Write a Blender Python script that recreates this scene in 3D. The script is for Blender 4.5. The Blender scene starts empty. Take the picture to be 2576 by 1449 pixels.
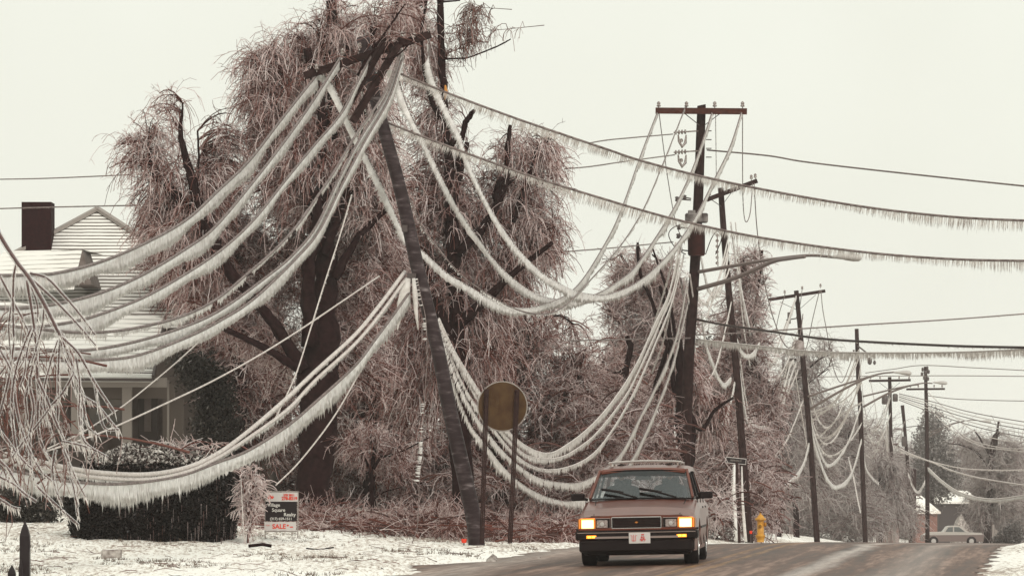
import bpy, math, random
import numpy as np
from mathutils import Vector, Matrix
C = bpy.context.scene
COL = C.collection
R = math.radians
rng = np.random.default_rng(7)
random.seed(7)
# ------------------------------------------------------------------ camera, sky, sun, exposure
F = 10490.0                      # focal length in photo pixels (photo measured 2576 wide)
CX, HY, CZ = 1288.0, 1168.0, 1.46
cam = bpy.data.objects.new('camera', bpy.data.cameras.new('camera'))
COL.objects.link(cam)
cam.location = (0, 0, CZ)
cam.rotation_euler = (R(90), 0, 0)
cam.data.sensor_width = 36
cam.data.lens = 36 * F / 2576
cam.data.shift_y = (HY - 724.5) / 2576
cam.data.clip_end = 5000
cam.data.clip_start = 0.5
C.camera = cam
SUN_EL, SUN_AZ = R(34), R(205)
w = bpy.data.worlds.new('World'); C.world = w; w.use_nodes = True
nt = w.node_tree; nt.nodes.clear()
out = nt.nodes.new('ShaderNodeOutputWorld')
sky = nt.nodes.new('ShaderNodeTexSky'); sky.sky_type = 'NISHITA'; sky.sun_disc = False
sky.sun_elevation = SUN_EL; sky.sun_rotation = SUN_AZ; sky.dust_density = 6; sky.air_density = 1.5
b1 = nt.nodes.new('ShaderNodeBackground'); b1.inputs[1].default_value = 0.10
b2 = nt.nodes.new('ShaderNodeBackground'); b2.inputs[0].default_value = (0.85, 0.865, 0.765, 1); b2.inputs[1].default_value = 1.0
mx = nt.nodes.new('ShaderNodeMixShader'); mx.inputs[0].default_value = 0.93
nt.links.new(sky.outputs[0], b1.inputs[0]); nt.links.new(b1.outputs[0], mx.inputs[1]); nt.links.new(b2.outputs[0], mx.inputs[2])
wtc = nt.nodes.new('ShaderNodeTexCoord'); wn = nt.nodes.new('ShaderNodeTexNoise'); wn.inputs['Scale'].default_value = 9; wn.inputs['Detail'].default_value = 3
wr = nt.nodes.new('ShaderNodeValToRGB'); wr.color_ramp.elements[0].position = .3; wr.color_ramp.elements[0].color = (.855, .862, .765, 1); wr.color_ramp.elements[1].position = .7; wr.color_ramp.elements[1].color = (.915, .93, .835, 1)
nt.links.new(wtc.outputs['Generated'], wn.inputs['Vector']); nt.links.new(wn.outputs[0], wr.inputs[0]); nt.links.new(wr.outputs[0], b2.inputs[0])
nt.links.new(mx.outputs[0], out.inputs[0])
sun = bpy.data.objects.new('sun', bpy.data.lights.new('sun', 'SUN')); COL.objects.link(sun)
sun.data.energy = 1.9; sun.data.angle = R(24); sun.data.color = (1, 0.95, 0.88)
sun.rotation_euler = (R(90) - SUN_EL, 0, R(25))
C.view_settings.view_transform = 'Standard'; C.view_settings.look = 'None'
C.view_settings.exposure = 0.1; C.view_settings.gamma = 1
C.render.engine = 'CYCLES'
C.cycles.max_bounces = 6; C.cycles.transparent_max_bounces = 24; C.cycles.volume_bounces = 1

# ------------------------------------------------------------------ helpers
RD = math.tan(R(7.4))            # the road runs away towards the right of the view
def dist_d(X, Y): return RD * Y - X          # metres left of the line through the camera along the road
def sstep(a, b, x):
    t = np.clip((np.asarray(x, float) - a) / (b - a), 0, 1); return t * t * (3 - 2 * t)
def road_edge(Y):
    Y = np.asarray(Y, float)
    return 9.0 + 0.75 * np.exp(-((Y - 62.3) / 1.6) ** 2) + 0.13 * np.sin(Y * 1.7) + 0.08 * np.sin(Y * 4.1 + 1)
def base_z(Y):
    Y = np.asarray(Y, float); a = 0 * Y; b = CZ - 0.01889 * Y; k = 0.10
    h = np.clip(0.5 + 0.5 * (a - b) / k, 0, 1)
    return a * (1 - h) + b * h - k * h * (1 - h)
def bumps(X, Y):
    return 0.022 * np.sin(X * 3.1 + Y * 1.3) * np.sin(Y * 2.3 - X) + 0.015 * np.sin(X * 7.7 + 2) * np.sin(Y * 6.1) + 0.012 * np.sin(X * 15 + Y * 11)
def road_z(X, Y):
    d = dist_d(X, Y); return base_z(Y) + 0.026 - 0.02 * np.abs(d - 4.7)
def terr(X, Y):
    X = np.asarray(X, float); Y = np.asarray(Y, float)
    d = dist_d(X, Y)
    off = np.maximum(d - road_edge(Y), 0.95 - d)          # >0 outside the road
    s = sstep(-0.05, 0.5, off)
    rise = np.clip((d - 11) / 6, 0, 1) * np.clip((Y - 68) / 25, 0, 1) * 0.85
    rz = base_z(Y) + 0.026 - 0.02 * np.minimum(np.abs(d - 4.7), 4.6)
    return (rz - 0.006) * (1 - s) + s * (base_z(Y) + 0.005 + rise + bumps(X, Y))
def W(x, y, Y): return np.array([(x - CX) * Y / F, Y, CZ - (y - HY) * Y / F])
def ground_at(x, Y):
    X = (x - CX) * Y / F; return np.array([X, Y, float(terr(X, Y))])

def link(o, parent=None):
    COL.objects.link(o)
    if parent is not None: o.parent = parent
    return o
def tag(o, label=None, cat=None, group=None, kind=None):
    if label: o['label'] = label
    if cat: o['category'] = cat
    if group: o['group'] = group
    if kind: o['kind'] = kind
    return o
def empty(name, loc, label, cat, group=None, rot=None):
    o = bpy.data.objects.new(name, None); link(o); o.location = loc; o.empty_display_size = .2
    if rot: o.rotation_euler = rot
    return tag(o, label, cat, group)
def npmesh(name, V, Fc, mat, parent=None, smooth=True, tint=None, inv=None):
    """V (n,3) world coordinates; Fc (m,k) constant-size faces, or a list of lists"""
    me = bpy.data.meshes.new(name)
    V = np.asarray(V, np.float32)
    if isinstance(Fc, np.ndarray):
        k = Fc.shape[1]; m = len(Fc)
        me.vertices.add(len(V)); me.vertices.foreach_set('co', V.ravel())
        me.loops.add(m * k); me.loops.foreach_set('vertex_index', Fc.astype(np.int32).ravel())
        me.polygons.add(m); me.polygons.foreach_set('loop_start', np.arange(0, m * k, k, dtype=np.int32))
        me.update(calc_edges=True)
    else:
        me.from_pydata([tuple(map(float, v)) for v in V], [], Fc); me.update()
    if smooth: me.polygons.foreach_set('use_smooth', np.ones(len(me.polygons), bool))
    if tint is not None:
        a = me.attributes.new('tint', 'FLOAT', 'POINT'); a.data.foreach_set('value', np.asarray(tint, np.float32))
    me.materials.append(mat)
    o = bpy.data.objects.new(name, me); link(o, parent)
    if parent is not None and inv is None:
        loc = Vector(parent.matrix_basis.translation); p = parent.parent
        M = parent.matrix_basis.copy()
        if p is not None: M = p.matrix_basis @ M
        if M != Matrix.Identity(4): me.transform(M.inverted())
    return o

class MB:
    """collects shapes into one mesh"""
    def __init__(s): s.v = []; s.f = []
    def add(s, vs, fs):
        n = len(s.v); s.v += [tuple(map(float, p)) for p in vs]; s.f += [[i + n for i in f] for f in fs]; return s
    def box(s, c, size, M=None, bev=0.0):
        hx, hy, hz = [a / 2 for a in size]; c = Vector(c)
        if bev <= 0:
            vs = [Vector((sx * hx, sy * hy, sz * hz)) for sx in (-1, 1) for sy in (-1, 1) for sz in (-1, 1)]
            fs = [[0, 1, 3, 2], [4, 6, 7, 5], [0, 4, 5, 1], [2, 3, 7, 6], [0, 2, 6, 4], [1, 5, 7, 3]]
        else:
            vs = []; fs = []
            b = bev
            ring = [(hx - b, -hy), (hx, -hy + b), (hx, hy - b), (hx - b, hy), (-hx + b, hy), (-hx, hy - b), (-hx, -hy + b), (-hx + b, -hy)]
            ins = [(x - b * np.sign(x) * .6, y - b * np.sign(y) * .6) for x, y in ring]
            for z, rr in ((-hz, ins), (-hz + b * .6, ring), (hz - b * .6, ring), (hz, ins)):
                vs += [Vector((x, y, z)) for x, y in rr]
            for k in range(3):
                for i in range(8): fs.append([k * 8 + i, k * 8 + (i + 1) % 8, k * 8 + 8 + (i + 1) % 8, k * 8 + 8 + i])
            fs.append(list(range(7, -1, -1))); fs.append(list(range(24, 32)))
        if M is not None: vs = [M @ v for v in vs]
        return s.add([v + c for v in vs], fs)
    def bar(s, a, b, wd, ht, up=(0, 0, 1)):
        a = Vector(a); b = Vector(b); t = (b - a).normalized(); u = Vector(up)
        if abs(t.dot(u)) > .95: u = Vector((0, 1, 0))
        sd = t.cross(u).normalized(); u = sd.cross(t).normalized()
        vs = [p + sd * (i * wd / 2) + u * (j * ht / 2) for p in (a, b) for i, j in ((-1, -1), (1, -1), (1, 1), (-1, 1))]
        return s.add(vs, [[0, 1, 2, 3], [7, 6, 5, 4], [0, 4, 5, 1], [1, 5, 6, 2], [2, 6, 7, 3], [3, 7, 4, 0]])
    def tube(s, pts, rad, n=8, caps=True):
        pts = [Vector(p) for p in pts]
        if not hasattr(rad, '__len__'): rad = [rad] * len(pts)
        vs = []; fs = []; ref = None
        for i, p in enumerate(pts):
            t = (pts[min(i + 1, len(pts) - 1)] - pts[max(i - 1, 0)]).normalized()
            if ref is None: ref = Vector((0, 1, 0)) if abs(t.y) < .9 else Vector((1, 0, 0))
            a = t.cross(ref).normalized(); b = t.cross(a).normalized(); ref = -b.cross(t).cross(t).normalized() if False else ref
            for k in range(n):
                th = 2 * math.pi * k / n; vs.append(p + (a * math.cos(th) + b * math.sin(th)) * rad[i])
        for i in range(len(pts) - 1):
            for k in range(n):
                fs.append([i * n + k, i * n + (k + 1) % n, (i + 1) * n + (k + 1) % n, (i + 1) * n + k])
        if caps: fs.append(list(range(n - 1, -1, -1))); fs.append([len(vs) - n + k for k in range(n)])
        return s.add(vs, fs)
    def lathe(s, prof, c, axis='z', n=16):
        vs = []; fs = []; c = Vector(c)
        for r, h in prof:
            for k in range(n):
                t = 2 * math.pi * k / n
                p = {'z': Vector((r * math.cos(t), r * math.sin(t), h)), 'y': Vector((r * math.cos(t), h, r * math.sin(t))), 'x': Vector((h, r * math.cos(t), r * math.sin(t)))}[axis]
                vs.append(p + c)
        for i in range(len(prof) - 1):
            for k in range(n): fs.append([i * n + k, i * n + (k + 1) % n, (i + 1) * n + (k + 1) % n, (i + 1) * n + k])
        fs.append(list(range(n))); fs.append([len(vs) - 1 - k for k in range(n)])
        return s.add(vs, fs)
    def build(s, name, mat, parent=None, smooth=False, inv=None):
        return npmesh(name, s.v, s.f, mat, parent, smooth, inv=inv)

def cr(pts, n=8):
    """Catmull-Rom through points of any dimension"""
    P = np.asarray(pts, float)
    if len(P) < 3: t = np.linspace(0, 1, n + 1)[:, None]; return P[0] * (1 - t) + P[-1] * t
    P = np.vstack([2 * P[0] - P[1], P, 2 * P[-1] - P[-2]]); o = []
    for i in range(1, len(P) - 2):
        for t in np.arange(n) / n:
            a, b, c, d = P[i - 1], P[i], P[i + 1], P[i + 2]
            o.append(.5 * (2 * b + (c - a) * t + (2 * a - 5 * b + 4 * c - d) * t * t + (3 * b - a - 3 * c + d) * t ** 3))
    o.append(P[-2]); return np.array(o)
def tubes_np(P, rad, n=3, tint=None):
    """P (N,K,3), rad (N,K) -> verts, quads, tint per vertex"""
    N, K, _ = P.shape
    T = np.empty_like(P); T[:, 1:-1] = P[:, 2:] - P[:, :-2]; T[:, 0] = P[:, 1] - P[:, 0]; T[:, -1] = P[:, -1] - P[:, -2]
    T /= np.linalg.norm(T, axis=2, keepdims=True) + 1e-9
    ref = np.array([0.3, 1.0, 0.1]); A = np.cross(T, ref); A /= np.linalg.norm(A, axis=2, keepdims=True) + 1e-9
    B = np.cross(T, A)
    th = 2 * np.pi * np.arange(n) / n
    V = P[:, :, None, :] + rad[:, :, None, None] * (A[:, :, None, :] * np.cos(th)[None, None, :, None] + B[:, :, None, :] * np.sin(th)[None, None, :, None])
    idx = np.arange(N * K * n).reshape(N, K, n); nx = np.roll(idx, -1, axis=2)
    Q = np.stack([idx[:, :-1], nx[:, :-1], nx[:, 1:], idx[:, 1:]], axis=-1).reshape(-1, 4)
    tv = None if tint is None else np.repeat(tint, K * n)
    return V.reshape(-1, 3), Q, tv
def strands(S, D, L, K=5, droop=0.5, wob=0.12):
    """grow N curved twigs that bend towards the ground"""
    N = len(S); P = np.empty((N, K, 3)); P[:, 0] = S
    D = D / (np.linalg.norm(D, axis=1, keepdims=True) + 1e-9)
    dr = np.broadcast_to(droop, (N,))[:, None]
    for k in range(1, K):
        P[:, k] = P[:, k - 1] + D * (L / (K - 1))[:, None]
        D = D + dr * np.array([0, 0, -1.0]) + rng.normal(0, wob, (N, 3))
        D /= np.linalg.norm(D, axis=1, keepdims=True) + 1e-9
    return P

# ------------------------------------------------------------------ materials
def mat(name, base, rough=.7, spec=.12, metal=0., emit=None, estr=0., noise=None, bump=0., scale=4., coat=0.):
    m = bpy.data.materials.new(name); m.use_nodes = True; t = m.node_tree; p = t.nodes['Principled BSDF']
    p.inputs['Base Color'].default_value = (*base, 1); p.inputs['Roughness'].default_value = rough
    p.inputs['Specular IOR Level'].default_value = spec; p.inputs['Metallic'].default_value = metal
    p.inputs['Coat Weight'].default_value = coat
    if emit: p.inputs['Emission Color'].default_value = (*emit, 1); p.inputs['Emission Strength'].default_value = estr
    if noise:
        tc = t.nodes.new('ShaderNodeTexCoord'); n = t.nodes.new('ShaderNodeTexNoise'); n.inputs['Scale'].default_value = scale; n.inputs['Detail'].default_value = 6
        r = t.nodes.new('ShaderNodeValToRGB'); r.color_ramp.elements[0].position = .35; r.color_ramp.elements[1].position = .65
        r.color_ramp.elements[0].color = (*base, 1); r.color_ramp.elements[1].color = (*noise, 1)
        t.links.new(tc.outputs['Object'], n.inputs['Vector']); t.links.new(n.outputs[0], r.inputs[0]); t.links.new(r.outputs[0], p.inputs['Base Color'])
        if bump:
            b = t.nodes.new('ShaderNodeBump'); b.inputs['Strength'].default_value = bump; b.inputs['Distance'].default_value = .02
            t.links.new(n.outputs[0], b.inputs['Height']); t.links.new(b.outputs[0], p.inputs['Normal'])
    return m
def twig_mat(name, stops):
    """every twig has its own mix of bark and ice, stored per twig"""
    m = bpy.data.materials.new(name); m.use_nodes = True; t = m.node_tree; p = t.nodes['Principled BSDF']
    a = t.nodes.new('ShaderNodeAttribute'); a.attribute_name = 'tint'
    r = t.nodes.new('ShaderNodeValToRGB'); r.color_ramp.interpolation = 'LINEAR'
    els = r.color_ramp.elements
    els[0].position = stops[0][0]; els[0].color = (*stops[0][1], 1); els[1].position = stops[-1][0]; els[1].color = (*stops[-1][1], 1)
    for pos, c in stops[1:-1]: e = els.new(pos); e.color = (*c, 1)
    t.links.new(a.outputs['Fac'], r.inputs[0]); t.links.new(r.outputs[0], p.inputs['Base Color'])
    p.inputs['Roughness'].default_value = .3; p.inputs['Specular IOR Level'].default_value = .25
    tl = t.nodes.new('ShaderNodeBsdfTranslucent'); ms = t.nodes.new('ShaderNodeMixShader'); ms.inputs[0].default_value = .32; t.links.new(r.outputs[0], tl.inputs[0])
    t.links.new(p.outputs[0], ms.inputs[1]); t.links.new(tl.outputs[0], ms.inputs[2]); t.links.new(ms.outputs[0], t.nodes['Material Output'].inputs[0])
    return m
def ice_mat(name, base=(.96, .945, .925), tr=.3, clear=.06):
    m = bpy.data.materials.new(name); m.use_nodes = True; t = m.node_tree; p = t.nodes['Principled BSDF']
    p.inputs['Base Color'].default_value = (*base, 1); p.inputs['Roughness'].default_value = .28
    tl = t.nodes.new('ShaderNodeBsdfTranslucent'); tl.inputs[0].default_value = (*base, 1)
    mxx = t.nodes.new('ShaderNodeMixShader'); mxx.inputs[0].default_value = tr
    o = t.nodes['Material Output']
    tc = t.nodes.new('ShaderNodeTexCoord'); n = t.nodes.new('ShaderNodeTexNoise'); n.inputs['Scale'].default_value = 9; n.inputs['Detail'].default_value = 5
    r = t.nodes.new('ShaderNodeValToRGB'); r.color_ramp.elements[0].position = .36; r.color_ramp.elements[0].color = (base[0] * .82, base[1] * .80, base[2] * .79, 1); r.color_ramp.elements[1].position = .56; r.color_ramp.elements[1].color = (*base, 1)
    t.links.new(tc.outputs['Object'], n.inputs['Vector']); t.links.new(n.outputs[0], r.inputs[0]); t.links.new(r.outputs[0], p.inputs['Base Color']); t.links.new(r.outputs[0], tl.inputs[0])
    tb = t.nodes.new('ShaderNodeBsdfTransparent'); m2 = t.nodes.new('ShaderNodeMixShader'); m2.inputs[0].default_value = clear
    t.links.new(p.outputs[0], mxx.inputs[1]); t.links.new(tl.outputs[0], mxx.inputs[2]); t.links.new(mxx.outputs[0], m2.inputs[1]); t.links.new(tb.outputs[0], m2.inputs[2]); t.links.new(m2.outputs[0], o.inputs[0])
    return m
def clear_ice(name, fac=.3):
    m = bpy.data.materials.new(name); m.use_nodes = True; t = m.node_tree; p = t.nodes['Principled BSDF']
    p.inputs['Base Color'].default_value = (.86, .84, .83, 1); p.inputs['Roughness'].default_value = .15
    tb = t.nodes.new('ShaderNodeBsdfTransparent'); tb.inputs[0].default_value = (.95, .95, .95, 1)
    lw = t.nodes.new('ShaderNodeLayerWeight'); lw.inputs[0].default_value = fac
    mxx = t.nodes.new('ShaderNodeMixShader'); o = t.nodes['Material Output']
    t.links.new(lw.outputs['Facing'], mxx.inputs[0]); t.links.new(tb.outputs[0], mxx.inputs[1]); t.links.new(p.outputs[0], mxx.inputs[2]); t.links.new(mxx.outputs[0], o.inputs[0])
    return m
def glass_mat(name, tintc=(.55, .62, .62), refl=.12):
    m = bpy.data.materials.new(name); m.use_nodes = True; t = m.node_tree
    p = t.nodes.new('ShaderNodeBsdfGlossy'); p.inputs['Color'].default_value = (.85, .92, .95, 1); p.inputs['Roughness'].default_value = .06
    tb = t.nodes.new('ShaderNodeBsdfTransparent'); tb.inputs[0].default_value = (*tintc, 1)
    mxx = t.nodes.new('ShaderNodeMixShader'); mxx.inputs[0].default_value = refl; o = t.nodes['Material Output']
    t.links.new(tb.outputs[0], mxx.inputs[1]); t.links.new(p.outputs[0], mxx.inputs[2]); t.links.new(mxx.outputs[0], o.inputs[0])
    return m
M = {}
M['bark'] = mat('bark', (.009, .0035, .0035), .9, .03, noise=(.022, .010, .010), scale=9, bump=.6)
M['bark_ice'] = mat('icy bark', (.035, .018, .016), .35, .5, noise=(.16, .12, .115), scale=11, bump=.5)
M['twig'] = twig_mat('iced twigs', [(0, (.045, .012, .009)), (.30, (.17, .052, .037)), (.46, (.41, .255, .235)), (.68, (.70, .565, .545)), (1, (.96, .90, .89))])
M['twig_mid'] = twig_mat('iced brush twigs', [(0, (.045, .015, .012)), (.3, (.17, .070, .055)), (.5, (.47, .335, .32)), (1, (.95, .87, .86))])
M['twig_red'] = twig_mat('reddish twigs', [(0, (.09, .025, .018)), (.5, (.22, .10, .08)), (.8, (.5, .42, .40)), (1, (.8, .76, .73))])
M['ice'] = ice_mat('white ice')
M['ice_dim'] = ice_mat('grey ice', (.90, .87, .84), .35, .22)
M['ice_clear'] = clear_ice('clear ice')
M['wire'] = mat('cable sheath', (.10, .075, .07), .5, noise=(.22, .18, .17), scale=14)
M['wire_dark'] = mat('dark cable', (.035, .02, .018), .5)
M['wire_pale'] = mat('iced cable', (.42, .37, .35), .35, noise=(.62, .58, .55), scale=20)
M['wood'] = mat('creosoted pole wood', (.015, .007, .0065), .85, .05, noise=(.034, .018, .017), scale=7, bump=.4)
M['wood_red'] = mat('red brown crossarm wood', (.075, .027, .019), .85, .05, noise=(.045, .018, .014), scale=8)
M['metal_dark'] = mat('dark iron', (.05, .035, .032), .5, .5)
M['arm'] = mat('weathered lamp arm steel', (.15, .115, .105), .5, .5)
M['lamp'] = mat('lamp housing', (.42, .40, .38), .4)
M['insul'] = mat('brown porcelain', (.07, .03, .022), .25, .6, noise=(.35, .32, .3), scale=30)
M['snow'] = None
def plain(name, c, r=.6, **k): M[name] = mat(name, c, r, **k)
# ice-glazed pole: faint bands of ice round the wood
def pole_mat():
    m = mat('iced leaning pole wood', (.03, .02, .02), .6, .15); t = m.node_tree; p = t.nodes['Principled BSDF']
    tc = t.nodes.new('ShaderNodeTexCoord'); mp = t.nodes.new('ShaderNodeMapping'); mp.inputs['Scale'].default_value = (3, 3, 12)
    n = t.nodes.new('ShaderNodeTexNoise'); n.inputs['Scale'].default_value = 1.2; n.inputs['Detail'].default_value = 7
    r = t.nodes.new('ShaderNodeValToRGB'); e = r.color_ramp.elements
    e[0].position = .44; e[0].color = (.022, .013, .014, 1); e[1].position = .80; e[1].color = (.22, .19, .19, 1); x = e.new(.60); x.color = (.048, .033, .035, 1)
    t.links.new(tc.outputs['Object'], mp.inputs[0]); t.links.new(mp.outputs[0], n.inputs['Vector']); t.links.new(n.outputs[0], r.inputs[0]); t.links.new(r.outputs[0], p.inputs['Base Color'])
    b = t.nodes.new('ShaderNodeBump'); b.inputs['Strength'].default_value = .5; t.links.new(n.outputs[0], b.inputs['Height']); t.links.new(b.outputs[0], p.inputs['Normal'])
    return m
M['pole_ice'] = pole_mat()

# ------------------------------------------------------------------ ground and road
def snow_mat():
    m = mat('crusted snow', (.82, .81, .77), .6); t = m.node_tree; p = t.nodes['Principled BSDF']
    tc = t.nodes.new('ShaderNodeTexCoord')
    n1 = t.nodes.new('ShaderNodeTexNoise'); n1.inputs['Scale'].default_value = .38; n1.inputs['Detail'].default_value = 4
    n2 = t.nodes.new('ShaderNodeTexNoise'); n2.inputs['Scale'].default_value = 15; n2.inputs['Detail'].default_value = 5; n2.inputs['Roughness'].default_value = .75
    mp = t.nodes.new('ShaderNodeMapping'); mp.inputs['Scale'].default_value = (1, .22, 1)
    ad = t.nodes.new('ShaderNodeMath'); ad.operation = 'MULTIPLY_ADD'; ad.inputs[1].default_value = .55
    r = t.nodes.new('ShaderNodeValToRGB'); e = r.color_ramp.elements
    e[0].position = .745; e[0].color = (.93, .915, .87, 1); e[1].position = .97; e[1].color = (.20, .13, .10, 1); x = e.new(.83); x.color = (.66, .60, .54, 1)
    t.links.new(tc.outputs['Object'], mp.inputs[0]); t.links.new(mp.outputs[0], n1.inputs['Vector']); t.links.new(mp.outputs[0], n2.inputs['Vector'])
    t.links.new(n1.outputs[0], ad.inputs[0]); t.links.new(n2.outputs[0], ad.inputs[2]); t.links.new(ad.outputs[0], r.inputs[0]); t.links.new(r.outputs[0], p.inputs['Base Color'])
    b = t.nodes.new('ShaderNodeBump'); b.inputs['Strength'].default_value = .8; b.inputs['Distance'].default_value = .04
    t.links.new(n2.outputs[0], b.inputs['Height']); t.links.new(b.outputs[0], p.inputs['Normal'])
    return m
M['snow'] = snow_mat()
def grid(dv, Yv, zf, name, m, kind='structure', uv=False):
    D, YY = np.meshgrid(dv, Yv); X = RD * YY - D; Z = zf(X, YY)
    V = np.stack([X, YY, Z], -1).reshape(-1, 3); nr, nc = D.shape
    i = np.arange(nr * nc).reshape(nr, nc)
    Fc = np.stack([i[:-1, 1:], i[:-1, :-1], i[1:, :-1], i[1:, 1:]], -1).reshape(-1, 4)
    o = npmesh(name, V, Fc, m); tag(o, kind=kind)
    if uv:
        me = o.data; u = me.uv_layers.new(name='road'); li = np.empty(len(me.loops), np.int32); me.loops.foreach_get('vertex_index', li)
        co = np.stack([D.ravel(), YY.ravel()], -1)[li]; u.data.foreach_set('uv', co.astype(np.float32).ravel())
    return o
Yv = np.concatenate([np.arange(5, 50, 3), np.arange(50, 96, .35), np.arange(96, 200, 4), np.arange(200, 620, 20), np.arange(620, 901, 70)])
dv = np.concatenate([np.arange(-500, -60, 80), np.arange(-60, -4, 4), np.arange(-4, 22, .22), np.arange(22, 60, 3), np.arange(60, 501, 80)])
grid(dv, Yv, terr, 'ground', M['snow'])
def road_mat():
    m = mat('wet asphalt with slush', (.1, .08, .07), .6, .2); t = m.node_tree; p = t.nodes['Principled BSDF']
    uvn = t.nodes.new('ShaderNodeUVMap'); uvn.uv_map = 'road'
    sp = t.nodes.new('ShaderNodeSeparateXYZ'); t.links.new(uvn.outputs[0], sp.inputs[0])
    def noise(sx, sy, sc, det=5):
        mp = t.nodes.new('ShaderNodeMapping'); mp.inputs['Scale'].default_value = (sx, sy, 1); n = t.nodes.new('ShaderNodeTexNoise'); n.inputs['Scale'].default_value = sc; n.inputs['Detail'].default_value = det
        n.inputs['Roughness'].default_value = .65
        t.links.new(uvn.outputs[0], mp.inputs[0]); t.links.new(mp.outputs[0], n.inputs['Vector']); return n.outputs[0]
    def math_(op, a, b, c=None):
        k = t.nodes.new('ShaderNodeMath'); k.operation = op
        for i, v in enumerate((a, b, c)):
            if v is None: continue
            if isinstance(v, (int, float)): k.inputs[i].default_value = v
            else: t.links.new(v, k.inputs[i])
        return k.outputs[0]
    def band(c, wd, soft, wobble=None):
        x = sp.outputs[0] if wobble is None else math_('MULTIPLY_ADD', wobble, .7, math_('ADD', sp.outputs[0], -.35))
        d = math_('ABSOLUTE', math_('SUBTRACT', x, c), 0)
        k = t.nodes.new('ShaderNodeMapRange'); k.inputs[1].default_value = wd + soft; k.inputs[2].default_value = wd; k.inputs[3].default_value = 0; k.inputs[4].default_value = 1
        t.links.new(d, k.inputs[0]); return k.outputs[0]
    st = noise(2.2, .05, 1.6, 8); fine = noise(9, .7, 1.0, 8); wob = noise(.2, .16, 1.0, 2)
    ramp = t.nodes.new('ShaderNodeValToRGB'); e = ramp.color_ramp.elements
    e[0].position = .40; e[0].color = (.042, .024, .018, 1); e[1].position = .66; e[1].color = (.29, .195, .155, 1); x = e.new(.52); x.color = (.105, .057, .040, 1)
    t.links.new(math_('MULTIPLY_ADD', fine, .35, math_('MULTIPLY', st, .67)), ramp.inputs[0])
    col = ramp.outputs[0]
    def over(col, fac, c):
        k = t.nodes.new('ShaderNodeMix'); k.data_type = 'RGBA'; k.inputs['B'].default_value = (*c, 1)
        t.links.new(col, k.inputs['A']); t.links.new(fac, k.inputs['Factor']); return k.outputs['Result']
    yw = math_('MULTIPLY', math_('ADD', band(4.78, .05, .03), band(5.10, .05, .03)), math_('MULTIPLY_ADD', fine, 1.5, -.46))
    col = over(col, yw, (.36, .19, .06))
    sn = math_('MULTIPLY', band(3.35, .05, .22, wob), math_('MULTIPLY_ADD', fine, 1.5, -.1)); col = over(col, sn, (.46, .41, .38))
    sn = math_('MULTIPLY', band(2.1, .05, .5, wob), math_('MULTIPLY_ADD', st, .9, -.1)); col = over(col, sn, (.45, .40, .37))
    sn = math_('MULTIPLY', band(8.5, .10, .9, wob), math_('MULTIPLY_ADD', fine, 1.2, -.2)); col = over(col, sn, (.5, .44, .4))
    t.links.new(col, p.inputs['Base Color'])
    rr = t.nodes.new('ShaderNodeMapRange'); rr.inputs[3].default_value = .42; rr.inputs[4].default_value = .7; t.links.new(st, rr.inputs[0]); t.links.new(rr.outputs[0], p.inputs['Roughness'])
    b = t.nodes.new('ShaderNodeBump'); b.inputs['Strength'].default_value = .4; b.inputs['Distance'].default_value = .01; t.links.new(fine, b.inputs['Height']); t.links.new(b.outputs[0], p.inputs['Normal'])
    return m
M['road'] = road_mat()
def road():
    Yr = np.concatenate([np.arange(5, 50, 3), np.arange(50, 96, .25), np.arange(96, 420, 6)]); n = 40
    e = road_edge(Yr); D = 0.95 + (e - 0.95)[:, None] * np.linspace(0, 1, n)[None]; D[:, 0] += .12 * np.sin(Yr * 2.2) + .06 * np.sin(Yr * 5)
    YY = np.repeat(Yr[:, None], n, 1); X = RD * YY - D
    Z = base_z(YY) + 0.026 - 0.02 * np.minimum(np.abs(D - 4.7), 4.6) + .003
    V = np.stack([X, YY, Z], -1).reshape(-1, 3); i = np.arange(len(Yr) * n).reshape(-1, n)
    Fc = np.stack([i[:-1, 1:], i[:-1, :-1], i[1:, :-1], i[1:, 1:]], -1).reshape(-1, 4)
    o = npmesh('road', V, Fc, M['road']); tag(o, kind='structure')
    me = o.data; u = me.uv_layers.new(name='road'); li = np.empty(len(me.loops), np.int32); me.loops.foreach_get('vertex_index', li)
    u.data.foreach_set('uv', np.stack([D.ravel(), YY.ravel()], -1)[li].astype(np.float32).ravel())
road()
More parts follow.
